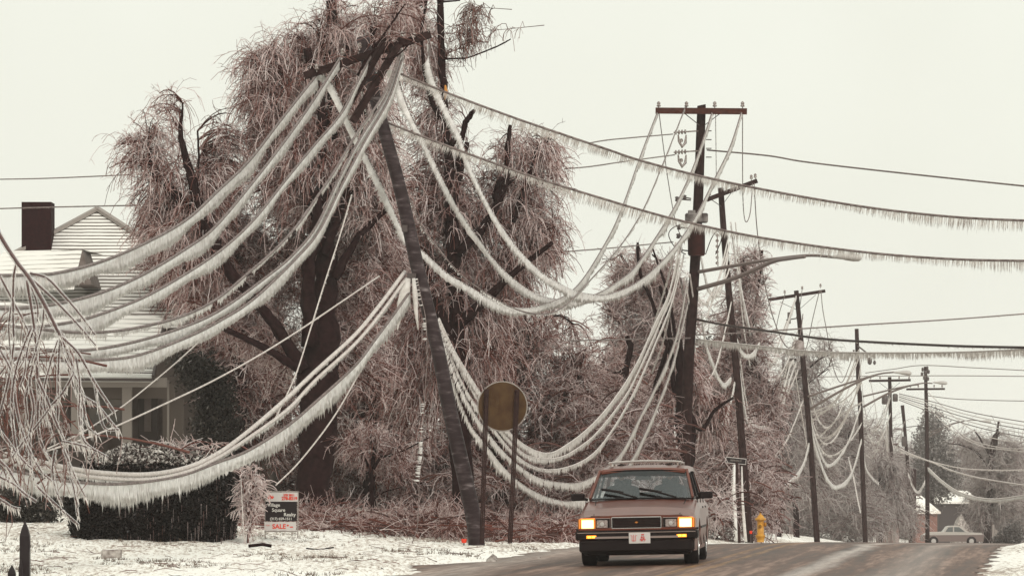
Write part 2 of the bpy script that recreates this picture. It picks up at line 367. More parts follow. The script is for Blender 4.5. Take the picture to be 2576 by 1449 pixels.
# ------------------------------------------------------------------ cables with fringes of icicles
def wire(label, pts, Y0, Y1, rad=.014, fringe=.2, m='wire', ice='ice', step=.024, group=None, dens=1., fthick=1.0, side=None, gaps=0., name='power_cable', jag=.45, Ys=None, iced=0.0, par=None, thin=None, wave=0., longs=.05):
    """pts: photo outline x,y; Y0..Y1 distance from the camera along it; fringe = icicle length in metres"""
    P = np.asarray(pts, float); c = np.concatenate([[0], np.cumsum(np.hypot(*(P[1:] - P[:-1]).T))]); c /= c[-1]
    Yc = Y0 + (Y1 - Y0) * c if Ys is None else np.interp(c, np.linspace(0, 1, len(Ys)), Ys)
    q = cr(np.column_stack([P, Yc]), 9)
    w3 = np.column_stack([(q[:, 0] - CX) * q[:, 2] / F, q[:, 2], CZ - (q[:, 1] - HY) * q[:, 2] / F])
    root = empty(name, w3[0], label, 'cable' if name != 'service_wire' else 'wire', group) if par is None else par
    b = MB(); b.tube(w3, rad, 6); b.build('cable', M[m], root, True)
    if iced:
        a = MB(); a.tube(w3, rad + iced, 6); a.build('ice_sleeve', M['ice_clear'], root, True)
    if fringe > .15 and not gaps and jag < .6:
        sg = np.linalg.norm(w3[1:] - w3[:-1], axis=1); cs_ = np.concatenate([[0], np.cumsum(sg)]); un = np.arange(0, cs_[-1], .07)
        S = np.column_stack([np.interp(un, cs_, w3[:, k]) for k in range(3)]); T = np.gradient(S, axis=0); T /= np.linalg.norm(T, axis=1, keepdims=True)
        d = np.array([0, 0, -1.0]) - T * (T @ np.array([0, 0, -1.0]))[:, None] * .9; d /= np.linalg.norm(d, axis=1, keepdims=True)
        sd = np.cross(T, d); sd /= np.linalg.norm(sd, axis=1, keepdims=True); h = fringe * (.60 + .08 * np.sin(un * 2.3) * np.sin(un * .71 + 1) + rng.normal(0, .04, len(un)))
        th = .010 * fthick; ring = [S + d * rad * .85 + sd * rad * .5, S + d * (h * .5)[:, None] + sd * th * .8, S + d * h[:, None] + sd * .004, S + d * h[:, None] - sd * .004, S + d * (h * .5)[:, None] - sd * th * .8, S + d * rad * .85 - sd * rad * .5]
        Vv = np.stack(ring, 1); k_ = 6; ii = np.arange(len(un) * k_).reshape(-1, k_); nx = np.roll(ii, -1, 1)
        npmesh('ice_curtain', Vv.reshape(-1, 3), np.stack([ii[:-1], nx[:-1], nx[1:], ii[1:]], -1).reshape(-1, 4), M[ice], root, True)
    if fringe > 0:
        seg = np.linalg.norm(w3[1:] - w3[:-1], axis=1); cs = np.concatenate([[0], np.cumsum(seg)])
        fringe = fringe * (1.12 if fringe > .15 else 1); n = int(cs[-1] / step * dens)
        u = np.sort(rng.uniform(0, cs[-1], n))
        S = np.column_stack([np.interp(u, cs, w3[:, k]) for k in range(3)])
        T = np.column_stack([np.interp(u, cs[:-1] + seg / 2, (w3[1:] - w3[:-1])[:, k] / seg) for k in range(3)])
        T /= np.linalg.norm(T, axis=1, keepdims=True)
        dn = np.array([0, 0, -1.0])
        if side is not None: dn = np.asarray(side, float)
        d = dn - T * (T @ dn)[:, None] * .9
        d /= np.linalg.norm(d, axis=1, keepdims=True); d += rng.normal(0, .05, d.shape)
        env = .78 + .22 * np.sin(u * 1.1 + rng.uniform(0, 6)) * np.sin(u * .43 + rng.uniform(0, 6))
        L = fringe * env * (1 - jag + jag * rng.random(n) ** .6) * np.where(rng.random(n) < longs, rng.uniform(1.1, 1.5, n), 1)
        keep = np.ones(n, bool)
        if gaps: keep = np.sin(u * 2.1 + rng.uniform(0, 6)) + .8 * np.sin(u * 5.3 + rng.uniform(0, 6)) + rng.normal(0, .35, n) > gaps
        if thin is not None: pass
        S, T, d, L = S[keep], T[keep], d[keep], L[keep]; n = len(S)
        if n:
            r = np.minimum(.007 + .035 * L, .016) * fthick * rng.uniform(.7, 1.3, n)
            t2 = T; t3 = np.cross(T, d); t3 /= np.linalg.norm(t3, axis=1, keepdims=True)
            S = S - d * rad * .3
            v = np.empty((n, 7, 3))
            for k in range(3):
                th = 2 * np.pi * k / 3 + .5
                o_ = (t2 * np.cos(th) + t3 * np.sin(th)) * r[:, None]
                v[:, k] = S + o_ * 1.15; v[:, 3 + k] = S + d * (L * .55)[:, None] + o_ * .8
            v[:, 6] = S + d * L[:, None]
            bi = (np.arange(n) * 7)[:, None]; fs = []
            for k in range(3):
                k2 = (k + 1) % 3
                fs += [np.hstack([bi + k, bi + k2, bi + 3 + k2]), np.hstack([bi + k, bi + 3 + k2, bi + 3 + k]), np.hstack([bi + 3 + k, bi + 3 + k2, bi + 6])]
            o = npmesh('icicle_fringe', v.reshape(-1, 3), np.vstack(fs), M[ice], root, True); tag(o, kind='stuff')
    return root
G1 = 'ice hung cables sagging left from the leaning pole'
wire('topmost of the thick iced cables sweeping down left from the leaning pole crossarm', [(798,188),(715,292),(627,405),(552,477),(469,553),(361,614),(252,659),(144,687),(72,692),(-30,694)], 76, 46, .022, .27, group=G1, fthick=1.05, dens=3.2, jag=.34, longs=0)
wire('second thick iced cable from the top on the left, running to the house roof', [(859,141),(800,235),(735,330),(643,450),(541,571),(469,625),(361,690),(252,737),(144,764),(58,775),(-30,776)], 76, 46, .022, .25, group=G1, fthick=1.05, dens=3.2, jag=.42, longs=0)
wire('third thick iced cable from the top on the left, crossing the roof shingles', [(938,133),(902,202),(859,285),(787,370),(715,458),(643,548),(577,612),(505,665),(397,730),(324,764),(223,800),(144,816),(60,824),(-30,828)], 76, 46, .02, .22, group=G1, fthick=1.05, dens=3.2, jag=.34, longs=0)
wire('fourth thick iced cable on the left, upper edge of the triple bundle', [(1008,126),(967,235),(895,340),(845,425),(803,488),(753,560),(698,622),(621,690),(541,755),(451,798),(342,825),(252,836),(180,836),(90,827),(-30,815)], 75.6, 46, .02, .13, group=G1, fthick=1.4, dens=1.2, gaps=-.7)
wire('fifth thick iced cable on the left, middle of the triple bundle', [(1008,140),(970,245),(905,350),(850,455),(795,571),(737,641),(679,690),(562,775),(469,820),(342,859),(234,879),(144,881),(-30,874)], 75.5, 45.6, .02, .17, group=G1, fthick=1.05, dens=3.2, jag=.34, longs=0)
wire('lowest thick iced cable of the left triple bundle with a deep white fringe', [(1012,150),(978,250),(915,360),(858,470),(803,580),(745,650),(643,748),(562,802),(469,849),(342,895),(234,906),(126,906),(-30,898)], 75.4, 45.4, .02, .22, group=G1, fthick=1.05, dens=3.4, jag=.34, longs=0)
G2 = 'low iced cables swooping over the hedge'
wire('upper low cable sagging over the hedge top, coated in grey ice', [(1018,684),(951,773),(892,843),(795,932),(723,1000),(624,1085),(546,1141),(468,1176),(370,1193),(253,1189),(156,1174),(58,1151),(-30,1136)], 76, 52, .035, .10, m='wire_pale', group=G2, fthick=1.4, dens=1.2)
wire('middle low cable close under the upper one above the hedge', [(1022,700),(955,792),(892,866),(795,955),(723,1030),(624,1102),(546,1152),(468,1187),(370,1206),(253,1202),(156,1187),(58,1165),(-30,1150)], 75.9, 51.9, .03, .12, m='wire_pale', group=G2, fthick=1.4, dens=1.2)
wire('lowest low cable with a deep curtain of icicles in front of the dark hedge', [(1030,735),(989,793),(943,855),(892,921),(795,1010),(723,1071),(624,1133),(546,1163),(448,1198),(312,1217),(195,1213),(78,1194),(-30,1170)], 75.8, 51.8, .024, .32, group=G2, fthick=1.15, dens=3.6, jag=.38)
wire('straight taut pale wire from the treetop down to the porch', [(954,695),(723,850),(562,944),(427,1010),(249,1090),(100,1140)], 80, 70, .016, .05, m='wire_pale', ice='ice', dens=.05, name='service_wire')
wire('shorter taut wire running down left beside the porch roof corner', [(504,857),(428,925),(338,999),(283,1039),(205,1088),(120,1128)], 84, 70, .014, .06, m='wire_pale', dens=.06, name='service_wire')
wire('slack iced line falling in front of the big black trunk', [(885,490),(857,587),(811,730),(780,831),(745,940),(706,1025),(688,1060)], 77, 75, .013, .07, m='wire_pale', gaps=.1, name='service_wire')
wire('thin guy line running down left from the low cables to the yard sign', [(914,921),(838,1051),(755,1159),(693,1221)], 76, 74, .014, .0, m='wire_pale', name='service_wire')
wire('hanging broken line with white ice teeth left of the leaning pole', [(1050,700),(1060,752),(1071,804),(1074,890),(1073,924),(1066,1043),(1062,1141),(1055,1206),(1051,1315),(1037,1366)], 75.4, 75, .008, .11, m='wire_red' if 'wire_red' in M else 'wire', side=(-1, 0, -.1), gaps=.55, dens=1.1, fthick=1.3, jag=.2, name='service_wire')
G3 = 'icicle fringed cables crossing the sky to the right'
wire('upper icicle fringed cable crossing the whole sky to the right', [(1000,183),(1053,205),(1164,249),(1297,298),(1408,336),(1527,376),(1607,403),(1736,437),(1915,476),(2170,520),(2400,546),(2620,557)], 76, 70, .020, .23, ice='ice_dim', group=G3, dens=1.3, fthick=.42, step=.0085, jag=.61, longs=.02)
wire('lower icicle fringed cable crossing the sky in front of the transformer', [(978,310),(1053,340),(1177,387),(1297,430),(1408,467),(1527,503),(1607,527),(1728,559),(1915,598),(2170,634),(2400,652),(2620,657)], 76, 70, .020, .23, ice='ice_dim', group=G3, dens=1.3, fthick=.42, step=.0085, jag=.61, longs=.02)
G4 = 'drooping cables between the leaning pole and the tall crossarm pole'
wire('outermost white cable arc from the crossarm tip to the right insulator', [(1079,98),(1083,165),(1110,245),(1155,338),(1172,396),(1212,485),(1248,551),(1297,622),(1354,680),(1408,715),(1461,737),(1530,741),(1607,708),(1682,640),(1744,555),(1798,450),(1837,369),(1868,274)], 0, 0, .018, .22, Ys=[76,76,77,79,82,88,98,108,114], group=G4, fthick=1.35, dens=2.2, jag=.4, m='wire')
wire('second white cable arc, rising to the insulator right of the pole top', [(1006,110),(1003,190),(1013,236),(1039,303),(1075,374),(1110,449),(1150,525),(1195,591),(1248,662),(1306,715),(1363,746),(1425,755),(1496,742),(1560,705),(1604,664),(1682,547),(1728,458),(1759,380),(1794,275)], 0, 0, .018, .21, Ys=[76,76,77,79,82,88,98,108,114], group=G4, fthick=1.35, dens=2.2, jag=.4)
wire('white cable running down the leaning pole then up to the outer left insulator', [(798,180),(836,215),(893,335),(940,425),(985,520),(1018,590),(1066,635),(1120,685),(1180,722),(1240,757),(1297,775),(1363,768),(1448,724),(1527,605),(1569,512),(1610,396),(1655,279)], 0, 0, .016, .20, Ys=[76,76.4,76.6,77,79,83,92,103,114], group=G4, fthick=1.35, dens=2.2, jag=.4)
wire('thin sparsely iced cable below the arcs, rising to the inner left insulator', [(905,200),(935,330),(985,420),(1032,505),(1063,575),(1094,614),(1137,668),(1183,711),(1286,773),(1363,790),(1420,770),(1496,693),(1565,613),(1620,524),(1670,407),(1725,268)], 0, 0, .015, .10, Ys=[76.5,76.7,77,77,79,83,92,103,114], group=G4, gaps=-.1)
# the comm cables below
G5 = 'comm cables looping behind the round sign'
DD = [('uppermost telephone cable looping behind the round sign', [(1104,800),(1142,880),(1190,960),(1240,1035),(1300,1105),(1373,1140),(1435,1112),(1497,1060),(1555,989),(1604,909),(1648,812),(1684,732),(1712,600)]),
 ('second telephone cable behind the round sign, close below the uppermost', [(1106,810),(1138,885),(1185,975),(1235,1050),(1293,1120),(1340,1150),(1408,1150),(1466,1118),(1510,1078),(1577,989),(1621,900),(1665,800),(1695,725),(1716,612)]),
 ('third telephone cable behind the round sign, middle of the five', [(1106,820),(1135,900),(1180,995),(1235,1070),(1293,1140),(1355,1178),(1422,1176),(1488,1144),(1542,1078),(1600,975),(1650,860),(1690,760),(1720,640)]),
 ('fourth telephone cable dipping to the left of the station wagon roof', [(1108,830),(1130,900),(1170,1000),(1235,1100),(1293,1162),(1355,1202),(1422,1215),(1466,1211),(1515,1184),(1564,1136),(1608,1051),(1666,936),(1705,830),(1728,700)]),
 ('lowest telephone cable dipping behind the car mirror', [(1110,850),(1128,930),(1178,1060),(1222,1120),(1258,1167),(1293,1202),(1337,1233),(1391,1255),(1444,1260),(1520,1235),(1580,1170),(1640,1050),(1690,920),(1730,760)])]
for i, (lb, p) in enumerate(DD):
    wire(lb, p, 0, 0, .014, .22 if i in (0, 3, 4) else .15, Ys=[76.5,77,79,83,88,94,101,108,114], group=G5, m='wire_pale' if i < 3 else 'wire', fthick=1.15, dens=1.5, ice='ice_dim', jag=.7)
# wires leaving the tall pole
wire('dark taut wire with a splice leaving the tall pole to the right', [(1779,378),(1930,392),(2020,407),(2170,425),(2400,450),(2620,473)], 114, 100, .022, .0, m='wire')
wire('heavy dark messenger cable crossing low to the right', [(1751,803),(1820,817),(1941,834),(2053,850),(2170,859),(2400,870),(2620,875)], 114, 92, .030, .10, m='wire_dark', ice='ice_dim', dens=.45, fthick=.7)
wire('pale icicle fringed cable just below the heavy dark one', [(1751,853),(1918,871),(2034,883),(2170,887),(2400,886),(2620,877)], 114, 92, .018, .24, m='wire_pale', ice='ice_dim', fthick=.6, dens=1.9, jag=.7)
wire('thin wire rising gently to the right past the bare short pole', [(1751,842),(1850,838),(1937,832),(2170,817),(2400,803),(2620,786)], 116, 130, .020, .08, m='wire', ice='ice_dim', dens=.4, fthick=.8)
for lb, p in (('upper thin wire between the tree and the insulator stack', [(1480,361),(1527,353),(1600,346),(1693,338)]), ('second thin wire reaching the insulator stack from the tree', [(1420,425),(1480,420),(1570,407),(1697,390)]),
              ('thin wire reaching the dark transformer from the tree', [(1385,636),(1527,625),(1610,617),(1693,609)]), ('thin wire passing low behind the tall pole shaft', [(1430,857),(1600,853),(1740,850)])):
    wire(lb, p, 100, 114, .016, .04, dens=.3, m='wire', group='thin taut wires')
wire('upper thin wire in the sky above the chimney', [(-30,452),(120,449),(330,440)], 118, 112, .017, .03, dens=.3, group='thin taut wires')
wire('lower thin wire passing across the chimney top', [(-30,526),(150,521),(345,517)], 96, 92, .015, .03, dens=.3, group='thin taut wires')
# hanging tails and loops round the tall pole
TL = [('thin drop line hanging from the outer left insulator', [(1658,285),(1665,340),(1680,450),(1700,560),(1722,612)], .012, 0), ('thin drop line hanging from the inner right insulator', [(1800,285),(1801,360),(1802,450)], .012, .05),
 ('long drop line with a loop below the outer right insulator', [(1868,285),(1868,400),(1869,500),(1873,550),(1880,557),(1888,530),(1893,462)], .013, .04), ('thin line falling from the second pole arm to the lamp arm', [(1897,462),(1903,560),(1912,640),(1925,720),(1949,811),(1980,873),(2010,850),(2020,790)], .014, .05),
 ('icy dropper left of the tall pole, from the bracket to the tree', [(1712,700),(1722,760),(1733,810),(1738,860)], .03, .12)]
for lb, p, r_, fr in TL: wire(lb, p, 114, 118, r_, fr, dens=.6, ice='ice_dim', name='drop_line', m='wire')
G6 = 'cables looping between the right hand poles'
LP = [('heavy white cable swag from the second pole arm towards the third pole', [(1838,560),(1844,601),(1859,698),(1879,795),(1894,857),(1914,896),(1937,906),(1956,892),(1985,800),(2003,745)], 136, 182, .025, .26),
 ('small white swag left of the second pole shaft', [(1762,640),(1775,700),(1785,730),(1800,738),(1815,720),(1832,640)], 114, 134, .025, .2),
 ('white cable dropping between the tall pole and the second pole', [(1765,790),(1775,860),(1790,905),(1806,945),(1822,965),(1838,950)], 114, 136, .025, .22),
 ('short bright swag right of the second pole by the fringed cable', [(1852,850),(1864,880),(1880,893),(1896,885),(1910,862)], 138, 150, .024, .25),
 ('deepest bright swag between the second and third poles', [(1860,930),(1869,1000),(1884,1075),(1912,1151),(1940,1200),(1969,1215),(1997,1200),(2021,1165),(2035,1113)], 138, 184, .024, .3),
 ('uppermost of the nested swags between second and third poles', [(1862,950),(1873,1028),(1893,1062),(1917,1072),(1940,1050),(1964,1000),(1988,919),(2000,900)], 138, 184, .022, .18),
 ('middle nested swag between second and third poles', [(1864,960),(1879,1055),(1907,1108),(1931,1102),(1959,1056),(1985,960),(2003,910)], 138, 184, .022, .2),
 ('swag in front of the second pole foot, left side', [(1760,1010),(1790,1075),(1820,1060),(1840,1000),(1848,960)], 120, 138, .022, .22),
 ('deepest bright swag between the third and fourth poles', [(2035,1050),(2049,1113),(2073,1184),(2096,1219),(2120,1215),(2144,1184),(2167,1104)], 184, 227, .024, .32),
 ('upper swag between the third and fourth poles', [(2035,1030),(2044,1075),(2068,1148),(2087,1168),(2115,1142),(2140,1095),(2165,1020)], 184, 227, .022, .24),
 ('white drop hanging left of the fourth pole', [(2135,1150),(2148,1203),(2157,1250),(2165,1288)], 225, 227, .03, .2),
 ('white cable end falling right of the fourth pole', [(2172,1130),(2177,1170),(2190,1195),(2210,1214)], 228, 236, .03, .25),
 ('narrow bright swag left of the thin far pole', [(2285,1190),(2296,1220),(2309,1236),(2322,1220),(2335,1190)], 268, 272, .04, .3),
 ('long bright cable sagging right from the far pole', [(2333,1175),(2375,1213),(2423,1241),(2494,1255),(2576,1246),(2620,1238)], 270, 250, .05, .35),
 ('pale cable above the long bright one at the far right', [(2262,1128),(2300,1145),(2352,1165),(2400,1185),(2470,1203),(2576,1220),(2620,1226)], 266, 250, .04, .15),
 ('short pale double cable behind the far conifer', [(2262,1135),(2328,1156),(2423,1178),(2527,1182),(2620,1180)], 268, 262, .03, .15)]
for lb, p, a, b_, r_, fr in LP: wire(lb, p, a, b_, r_, fr, dens=.8, ice='ice', m='wire_pale', group=G6, fthick=1.6, jag=.45)
spans = [((1850,560),(2003,850),138,184,'second','third'),((1858,700),(2008,930),138,184,'second','third'),((1862,900),(2020,1010),138,184,'second','third'),((2020,880),(2160,900),184,227,'third','fourth'),((2024,960),(2163,960),184,227,'third','fourth'),((2030,1010),(2168,1060),184,227,'third','fourth'),((2165,930),(2238,1000),228,264,'fourth','twin shafted'),((2168,1010),(2240,1040),228,264,'fourth','twin shafted'),((1745,690),(1832,600),114,138,'tall','second'),((1742,830),(1840,760),114,138,'tall','second')]
for k, (a, c, Ya, Yb_, n1, n2) in enumerate(spans):
    sag = [250,210,190,180,150,110,120,90,110,150][k]; tt = np.linspace(0, 1, 9); pp = [(a[0] + (c[0] - a[0]) * (t ** 1.1), a[1] + (c[1] - a[1]) * t + 4 * sag * t * (1 - t) * (1.25 - .5 * t) + 3 * math.sin(k + 9 * t)) for t in tt]
    wire('loose iced loop number %s down between the %s and %s poles' % (['one','two','three'][k % 3], n1, n2) if False else 'one of the loose iced loops strung between the %s and %s poles' % (n1, n2), pp, Ya, Yb_, .018, .16, dens=.8, m='wire_pale', ice='ice_dim', group='loose iced loops between the %s and %s poles' % (n1, n2), fthick=1.4, gaps=-.4)
G7 = 'bundle of cables fanning right from the far crossarm pole'
for k in range(5):
    wire(['top', 'second', 'third', 'fourth', 'bottom'][k] + ' cable of the fan leaving the far crossarm pole to the right', [(2262,990 + 4 * k),(2352,1012 + 7 * k),(2423,1032 + 8 * k),(2500,1048 + 9 * k),(2620,1068 + 10 * k)], 266, 240, .028, .05, dens=.2, m='wire_pale' if k % 2 else 'wire', group=G7, ice='ice_dim')
for k, (lb, p) in enumerate([('upper slack cable drooping at the far right edge', [(2333,985),(2380,1030),(2423,1066),(2465,1090),(2508,1104),(2560,1111),(2620,1110)]), ('middle slack cable drooping at the far right', [(2352,1030),(2399,1075),(2440,1105),(2480,1118),(2540,1128),(2620,1128)]), ('lower slack cable drooping at the far right', [(2330,1015),(2370,1060),(2420,1100),(2470,1122),(2500,1128),(2620,1140)]),
     ('high wire over the far pole top', [(2177,938),(2250,928),(2322,919),(2450,925),(2620,934)]), ('faint level wire behind the far pole', [(1900,950),(2200,946),(2400,945),(2620,947)]), ('level wire right of the far pole below the street lamp', [(2333,995),(2400,1003),(2500,1007),(2620,1009)])]):
    wire(lb, p, 268, 255, .025, .1 if k < 3 else .03, dens=.35, m='wire_pale' if k < 3 else 'wire', ice='ice_dim', group='wires at the far right')
# drops from the third pole's arm and tangles
for lb, p in (('line falling left from the third pole crossarm', [(1940,755),(1920,800),(1908,845),(1900,880)]), ('line falling from the inner left insulator of the third pole', [(1975,740),(1960,790),(1948,850)]), ('line curving down from the inner right insulator of the third pole', [(2018,728),(2012,770),(2003,800)]),
              ('long line falling from the outer right insulator of the third pole', [(2065,730),(2070,780),(2080,834),(2096,923),(2116,962),(2135,925),(2150,880)]), ('line slanting left from the right insulator of the third pole', [(2062,730),(2045,800),(2030,870),(2012,910)])):
    wire(lb, p, 182, 186, .018, .06, dens=.4, ice='ice_dim', name='drop_line', group='drop lines of the third pole')
TX = [((2020,800),(1990,880),(1975,940),(1945,1040)),((2003,745),(1960,860),(1925,960),(1880,1000)),((2160,900),(2110,1000),(2060,1030),(2040,1035)),((2168,960),(2120,1060),(2080,1100),(2045,1090)),((2240,1000),(2215,1100),(2195,1150),(2175,1140)),((2275,1060),(2262,1110),(2250,1130),(2242,1100)),((2160,880),(2130,960),(2090,1020),(2040,1060)), ((2168,900),(2150,1000),(2110,1080),(2060,1120)), ((2170,1010),(2120,1040),(2070,1090),(2040,1110)), ((1988,905),(1975,980),(1960,1050),(1935,1120)), ((2000,930),(2010,1000),(2020,1060),(2030,1120)), ((2165,960),(2130,1000),(2080,1030),(2045,1042)), ((2245,970),(2230,1020),(2200,1080),(2175,1110)), ((2190,960),(2200,1010),(2210,1070),(2230,1110)),
      ((1700,610),(1680,700),(1640,830),(1590,960)), ((1708,650),(1690,760),(1668,860),(1640,940)), ((1722,700),(1735,770),(1740,830),(1745,900)), ((1735,690),(1745,760),(1748,820),(1735,880)), ((1776,800),(1800,740),(1830,690),(1842,640)), ((1778,760),(1800,720),(1820,670),(1836,610))]
for k, p in enumerate(TX):
    where = 'beside the third pole' if k < 12 and k not in (4, 5) else 'beside the twin crossarm pole' if k < 14 else 'hanging by the tall pole'
    wire('thin tangled loose line %s' % where, p, 240 if 'twin' in where else 186 if 'third' in where else 113, 250 if 'twin' in where else 196 if 'third' in where else 116, .022, .14, dens=.4, m='wire_pale', ice='ice_dim', name='loose_line', group='loose lines ' + where)

# ------------------------------------------------------------------ poles
def insulator(root, p, s=1., m='insul', lean=0):
    b = MB(); b.lathe([(.012, 0), (.012, .06), (.05, .06), (.055, .10), (.03, .115), (.048, .13), (.045, .17), (.02, .19), (.02, .2)], (0, 0, 0), 'z', 10)
    b.v = [(x * s + p[0], y * s + p[1], z * s + p[2]) for x, y, z in b.v]; return b.build('insulator', M[m], root, True)
def pole(label, pts, Y, mt='wood', group='utility poles', name='utility_pole'):
    base = ground_at(pts[0][0], Y); root = empty(name, base, label, 'utility pole', group)
    w3 = [W(x, y, Y) for x, y, wd in pts]; rr = [wd * Y / F / 2 for x, y, wd in pts]
    w3[0][2] = base[2] - .05
    q = cr(np.column_stack([w3, rr]), 6); b = MB(); b.tube(q[:, :3], list(q[:, 3]), 14); b.build('shaft', M[mt], root, True)
    return root
def arm(root, a, b_, Y, Ya, Yb, wpx, mt='wood', name='crossarm'):
    p, q = W(*a, Ya), W(*b_, Yb); t = wpx * Y / F
    m_ = MB(); m_.bar(p, q, .10, t); return m_.build(name, M[mt], root), p, q
def brace(root, a, b_, Y, wpx=4, mt='metal_dark', off=-.12):
    m_ = MB(); m_.bar(W(*a, Y + off), W(*b_, Y + off), wpx * Y / F, .02); return m_.build('brace', M[mt], root)
# leaning pole
P1 = pole('broken utility pole leaning hard to the left beside the round sign', [(1200,1371,42),(1188,1285,40),(1134,1044,38),(1099,870,35),(1052,680,35),(1008,482,33),(965,324,32),(940,232,30),(912,94,34)], 76, 'pole_ice')
def tip(root, a, b_, Ya, Yb, w_, name='crossarm', mt='wood'):
    p, q = W(*a, Ya), W(*b_, Yb); m_ = MB(); m_.bar(p, q, w_, w_); return m_.build(name, M[mt], root)
tip(P1, (765,192), (1084,87), 75.78, 75.78, .13)
tip(P1, (976,92), (860,294), 75.55, 75.0, .10); tip(P1, (1012,96), (888,306), 75.45, 74.9, .11)
for a, b_ in (((868,168),(935,215)), ((925,243),(970,275)), ((1018,101),(950,180))): brace(P1, a, b_, 76, 5, off=-.3)
for x, y in ((797,172),(862,133),(905,118),(975,86),(1012,90),(1040,92),(1078,72),(880,300)): insulator(P1, W(x, y + 10, 75.7), .75)
b = MB(); b.box(W(938,325,75.7), (.08,.08,.16)); b.box(W(934,345,75.7), (.12,.06,.1)); b.box(W(1018,575,75.8), (.1,.08,.12)); b.box(W(1035,700,75.8), (.16,.1,.18)); b.build('bracket', M['metal_dark'], P1)
b = MB(); b.tube([W(x, y, 75.72) for x, y in ((1026,700),(1020,730),(1010,760),(1003,800),(1000,830))], [.05,.09,.08,.05,.01], 7); b.build('ice_lump', M['ice_dim'], P1, True)
b = MB(); b.tube([W(x, y, 75.72) for x, y in ((1040,700),(1044,740),(1046,780),(1052,830))], [.03,.05,.04,.01], 7)
b.build('ice_lump', M['ice_dim'], P1, True)
b = MB(); b.tube([W(x, y, 75.75) for x, y in ((975,180),(985,190),(1000,196),(1012,200))], [.05,.09,.08,.03], 7); b.build('ice_lump', M['ice_dim'], P1, True)
# the tall pole with transformer and lamp
P2 = pole('tall upright pole behind the car with a red crossarm and a street lamp', [(1716,1366,30),(1722,1200,29),(1733,900,27),(1742,768,26),(1756,516,25),(1764,290,22),(1765,268,21)], 114)
arm(P2, (1649,279), (1879,281), 114, 113.7, 113.7, 15, 'wood_red')
brace(P2, (1722,286), (1760,316), 114, 5); brace(P2, (1812,286), (1772,316), 114, 5)
for x in (1657, 1727, 1798, 1868):
    insulator(P2, W(x, 275, 113.7), 1.05)
for y in (334, 384):
    b = MB(); p = W(1695, y, 113.6); q = W(1756, y - 4, 113.8); b.tube([p, q], .02, 6)
    for k in range(4): b.lathe([(.02, -.03), (.06, -.02), (.065, .02), (.02, .03)], p + (q - p) * (.08 + .13 * k), 'x', 8)
    b.build('side_arm', M['insul'], P2, True)
    b = MB(); b.tube([W(1706, y + 6, 113.6), W(1708, y + 22, 113.5), W(1716, y + 36, 113.5), W(1724, y + 26, 113.6), W(1726, y + 6, 113.6)], [.02, .035, .045, .04, .02], 6); b.lathe([(.03, -.05), (.05, 0), (.03, .05)], W(1714, y + 20, 113.5), 'z', 8); b.build('fuse_switch', M['insul'], P2, True)
for x, y in ((1703,501),(1708,572),(1706,594),(1722,497),(1712,629)):
    b = MB(); b.tube([W(x, y, 113.7), W(1738, y + 3, 113.8)], .018, 6); b.lathe([(.02, -.07), (.06, -.05), (.04, 0), (.06, .05), (.02, .07)], W(x, y, 113.7), 'z', 8); b.build('side_arm', M['metal_dark'], P2, True)
for k in range(4):
    b = MB(); b.tube([W(1776, 330 + 22 * k, 113.8), W(1790, 330 + 22 * k, 113.8)], .015, 5); b.build('step_peg', M['metal_dark'], P2)
s2 = 114 / F
t_ = MB(); c_ = W(1752, 605, 113.55); t_.lathe([(.20, -.42), (.235, -.38), (.235, .30), (.25, .31), (.25, .35), (.12, .42)], c_, 'z', 18); tr_ = t_.build('transformer', mat('rusty transformer can', (.05, .014, .012), .7, noise=(.028, .010, .009), scale=6), P2, True)
t_ = MB(); t_.box(W(1752, 549, 113.6), (.62, .34, .26), bev=.05); t_.box(W(1740, 535, 113.6), (.2, .2, .12), bev=.02); t_.build('cutout_box', mat('soot dark box', (.035, .025, .025), .6, noise=(.22, .2, .19), scale=5), P2)
for (x0, y0), sg in (((1760,520),1), ((1690,640),-1)):
    b = MB(); b.tube(cr([W(1730, 560, 113.5), W(1695, 572, 113.4), W(1682, 592, 113.4), W(1700, 625, 113.4), W(1725, 640, 113.5)] if sg < 0 else [W(1775, 640, 113.5), W(1790, 600, 113.4), W(1805, 582, 113.4), W(1815, 600, 113.4), W(1800, 640, 113.5)], 5), .014, 5); b.build('lead_wire', M['wire_dark'], P2, True)
def lamp(root, up, lo, head, Ya, Yb, r0=.05, strut=None):
    def path(pp, r):
        q = cr([W(x, y, Ya + (Yb - Ya) * i / (len(pp) - 1)) for i, (x, y) in enumerate(pp)], 6); b = MB(); b.tube(q, [r * (1 - .35 * i / len(q)) for i in range(len(q))], 8); return b
    b = path(up, r0); o = b.build('lamp_arm', M['arm'], root, True); b = path(lo, r0 * 1.25); b.build('lamp_strut', M['arm'], root, True)
    hx, hy = head; c = W(hx, hy, Yb); b = MB()
    b.lathe([(.02, -.42), (.07, -.38), (.10, -.2), (.16, -.02), (.19, .15), (.17, .3), (.08, .36), (.01, .37)], c, 'x', 12)
    b.v = [(x, y, c[2] + (z - c[2]) * (.62 if z > c[2] else .5) - (x - c[0]) * .06) for x, y, z in b.v]
    h = b.build('lamp_head', M['lamp'], o, True)
    b = MB(); b.lathe([(.02, -.12), (.09, -.07), (.13, 0), (.13, .05), (.05, .055)], (c[0] + .1, c[1], c[2] - .07), 'z', 12); b.build('lamp_glass', M['ice_dim'], h, True)
lamp(P2, [(1758,684),(1850,668),(1925,655),(2030,643),(2095,647),(2118,650)], [(1756,727),(1850,699),(1940,660),(1985,651),(2025,646)], (2132,648), 113.8, 110)
P3 = pole('second pole, leaning slightly right, with its foot beside the yellow hydrant', [(1885,1362,21),(1865,1094,19),(1850,900,18),(1836,763,17),(1822,600,16),(1813,473,14)], 138)
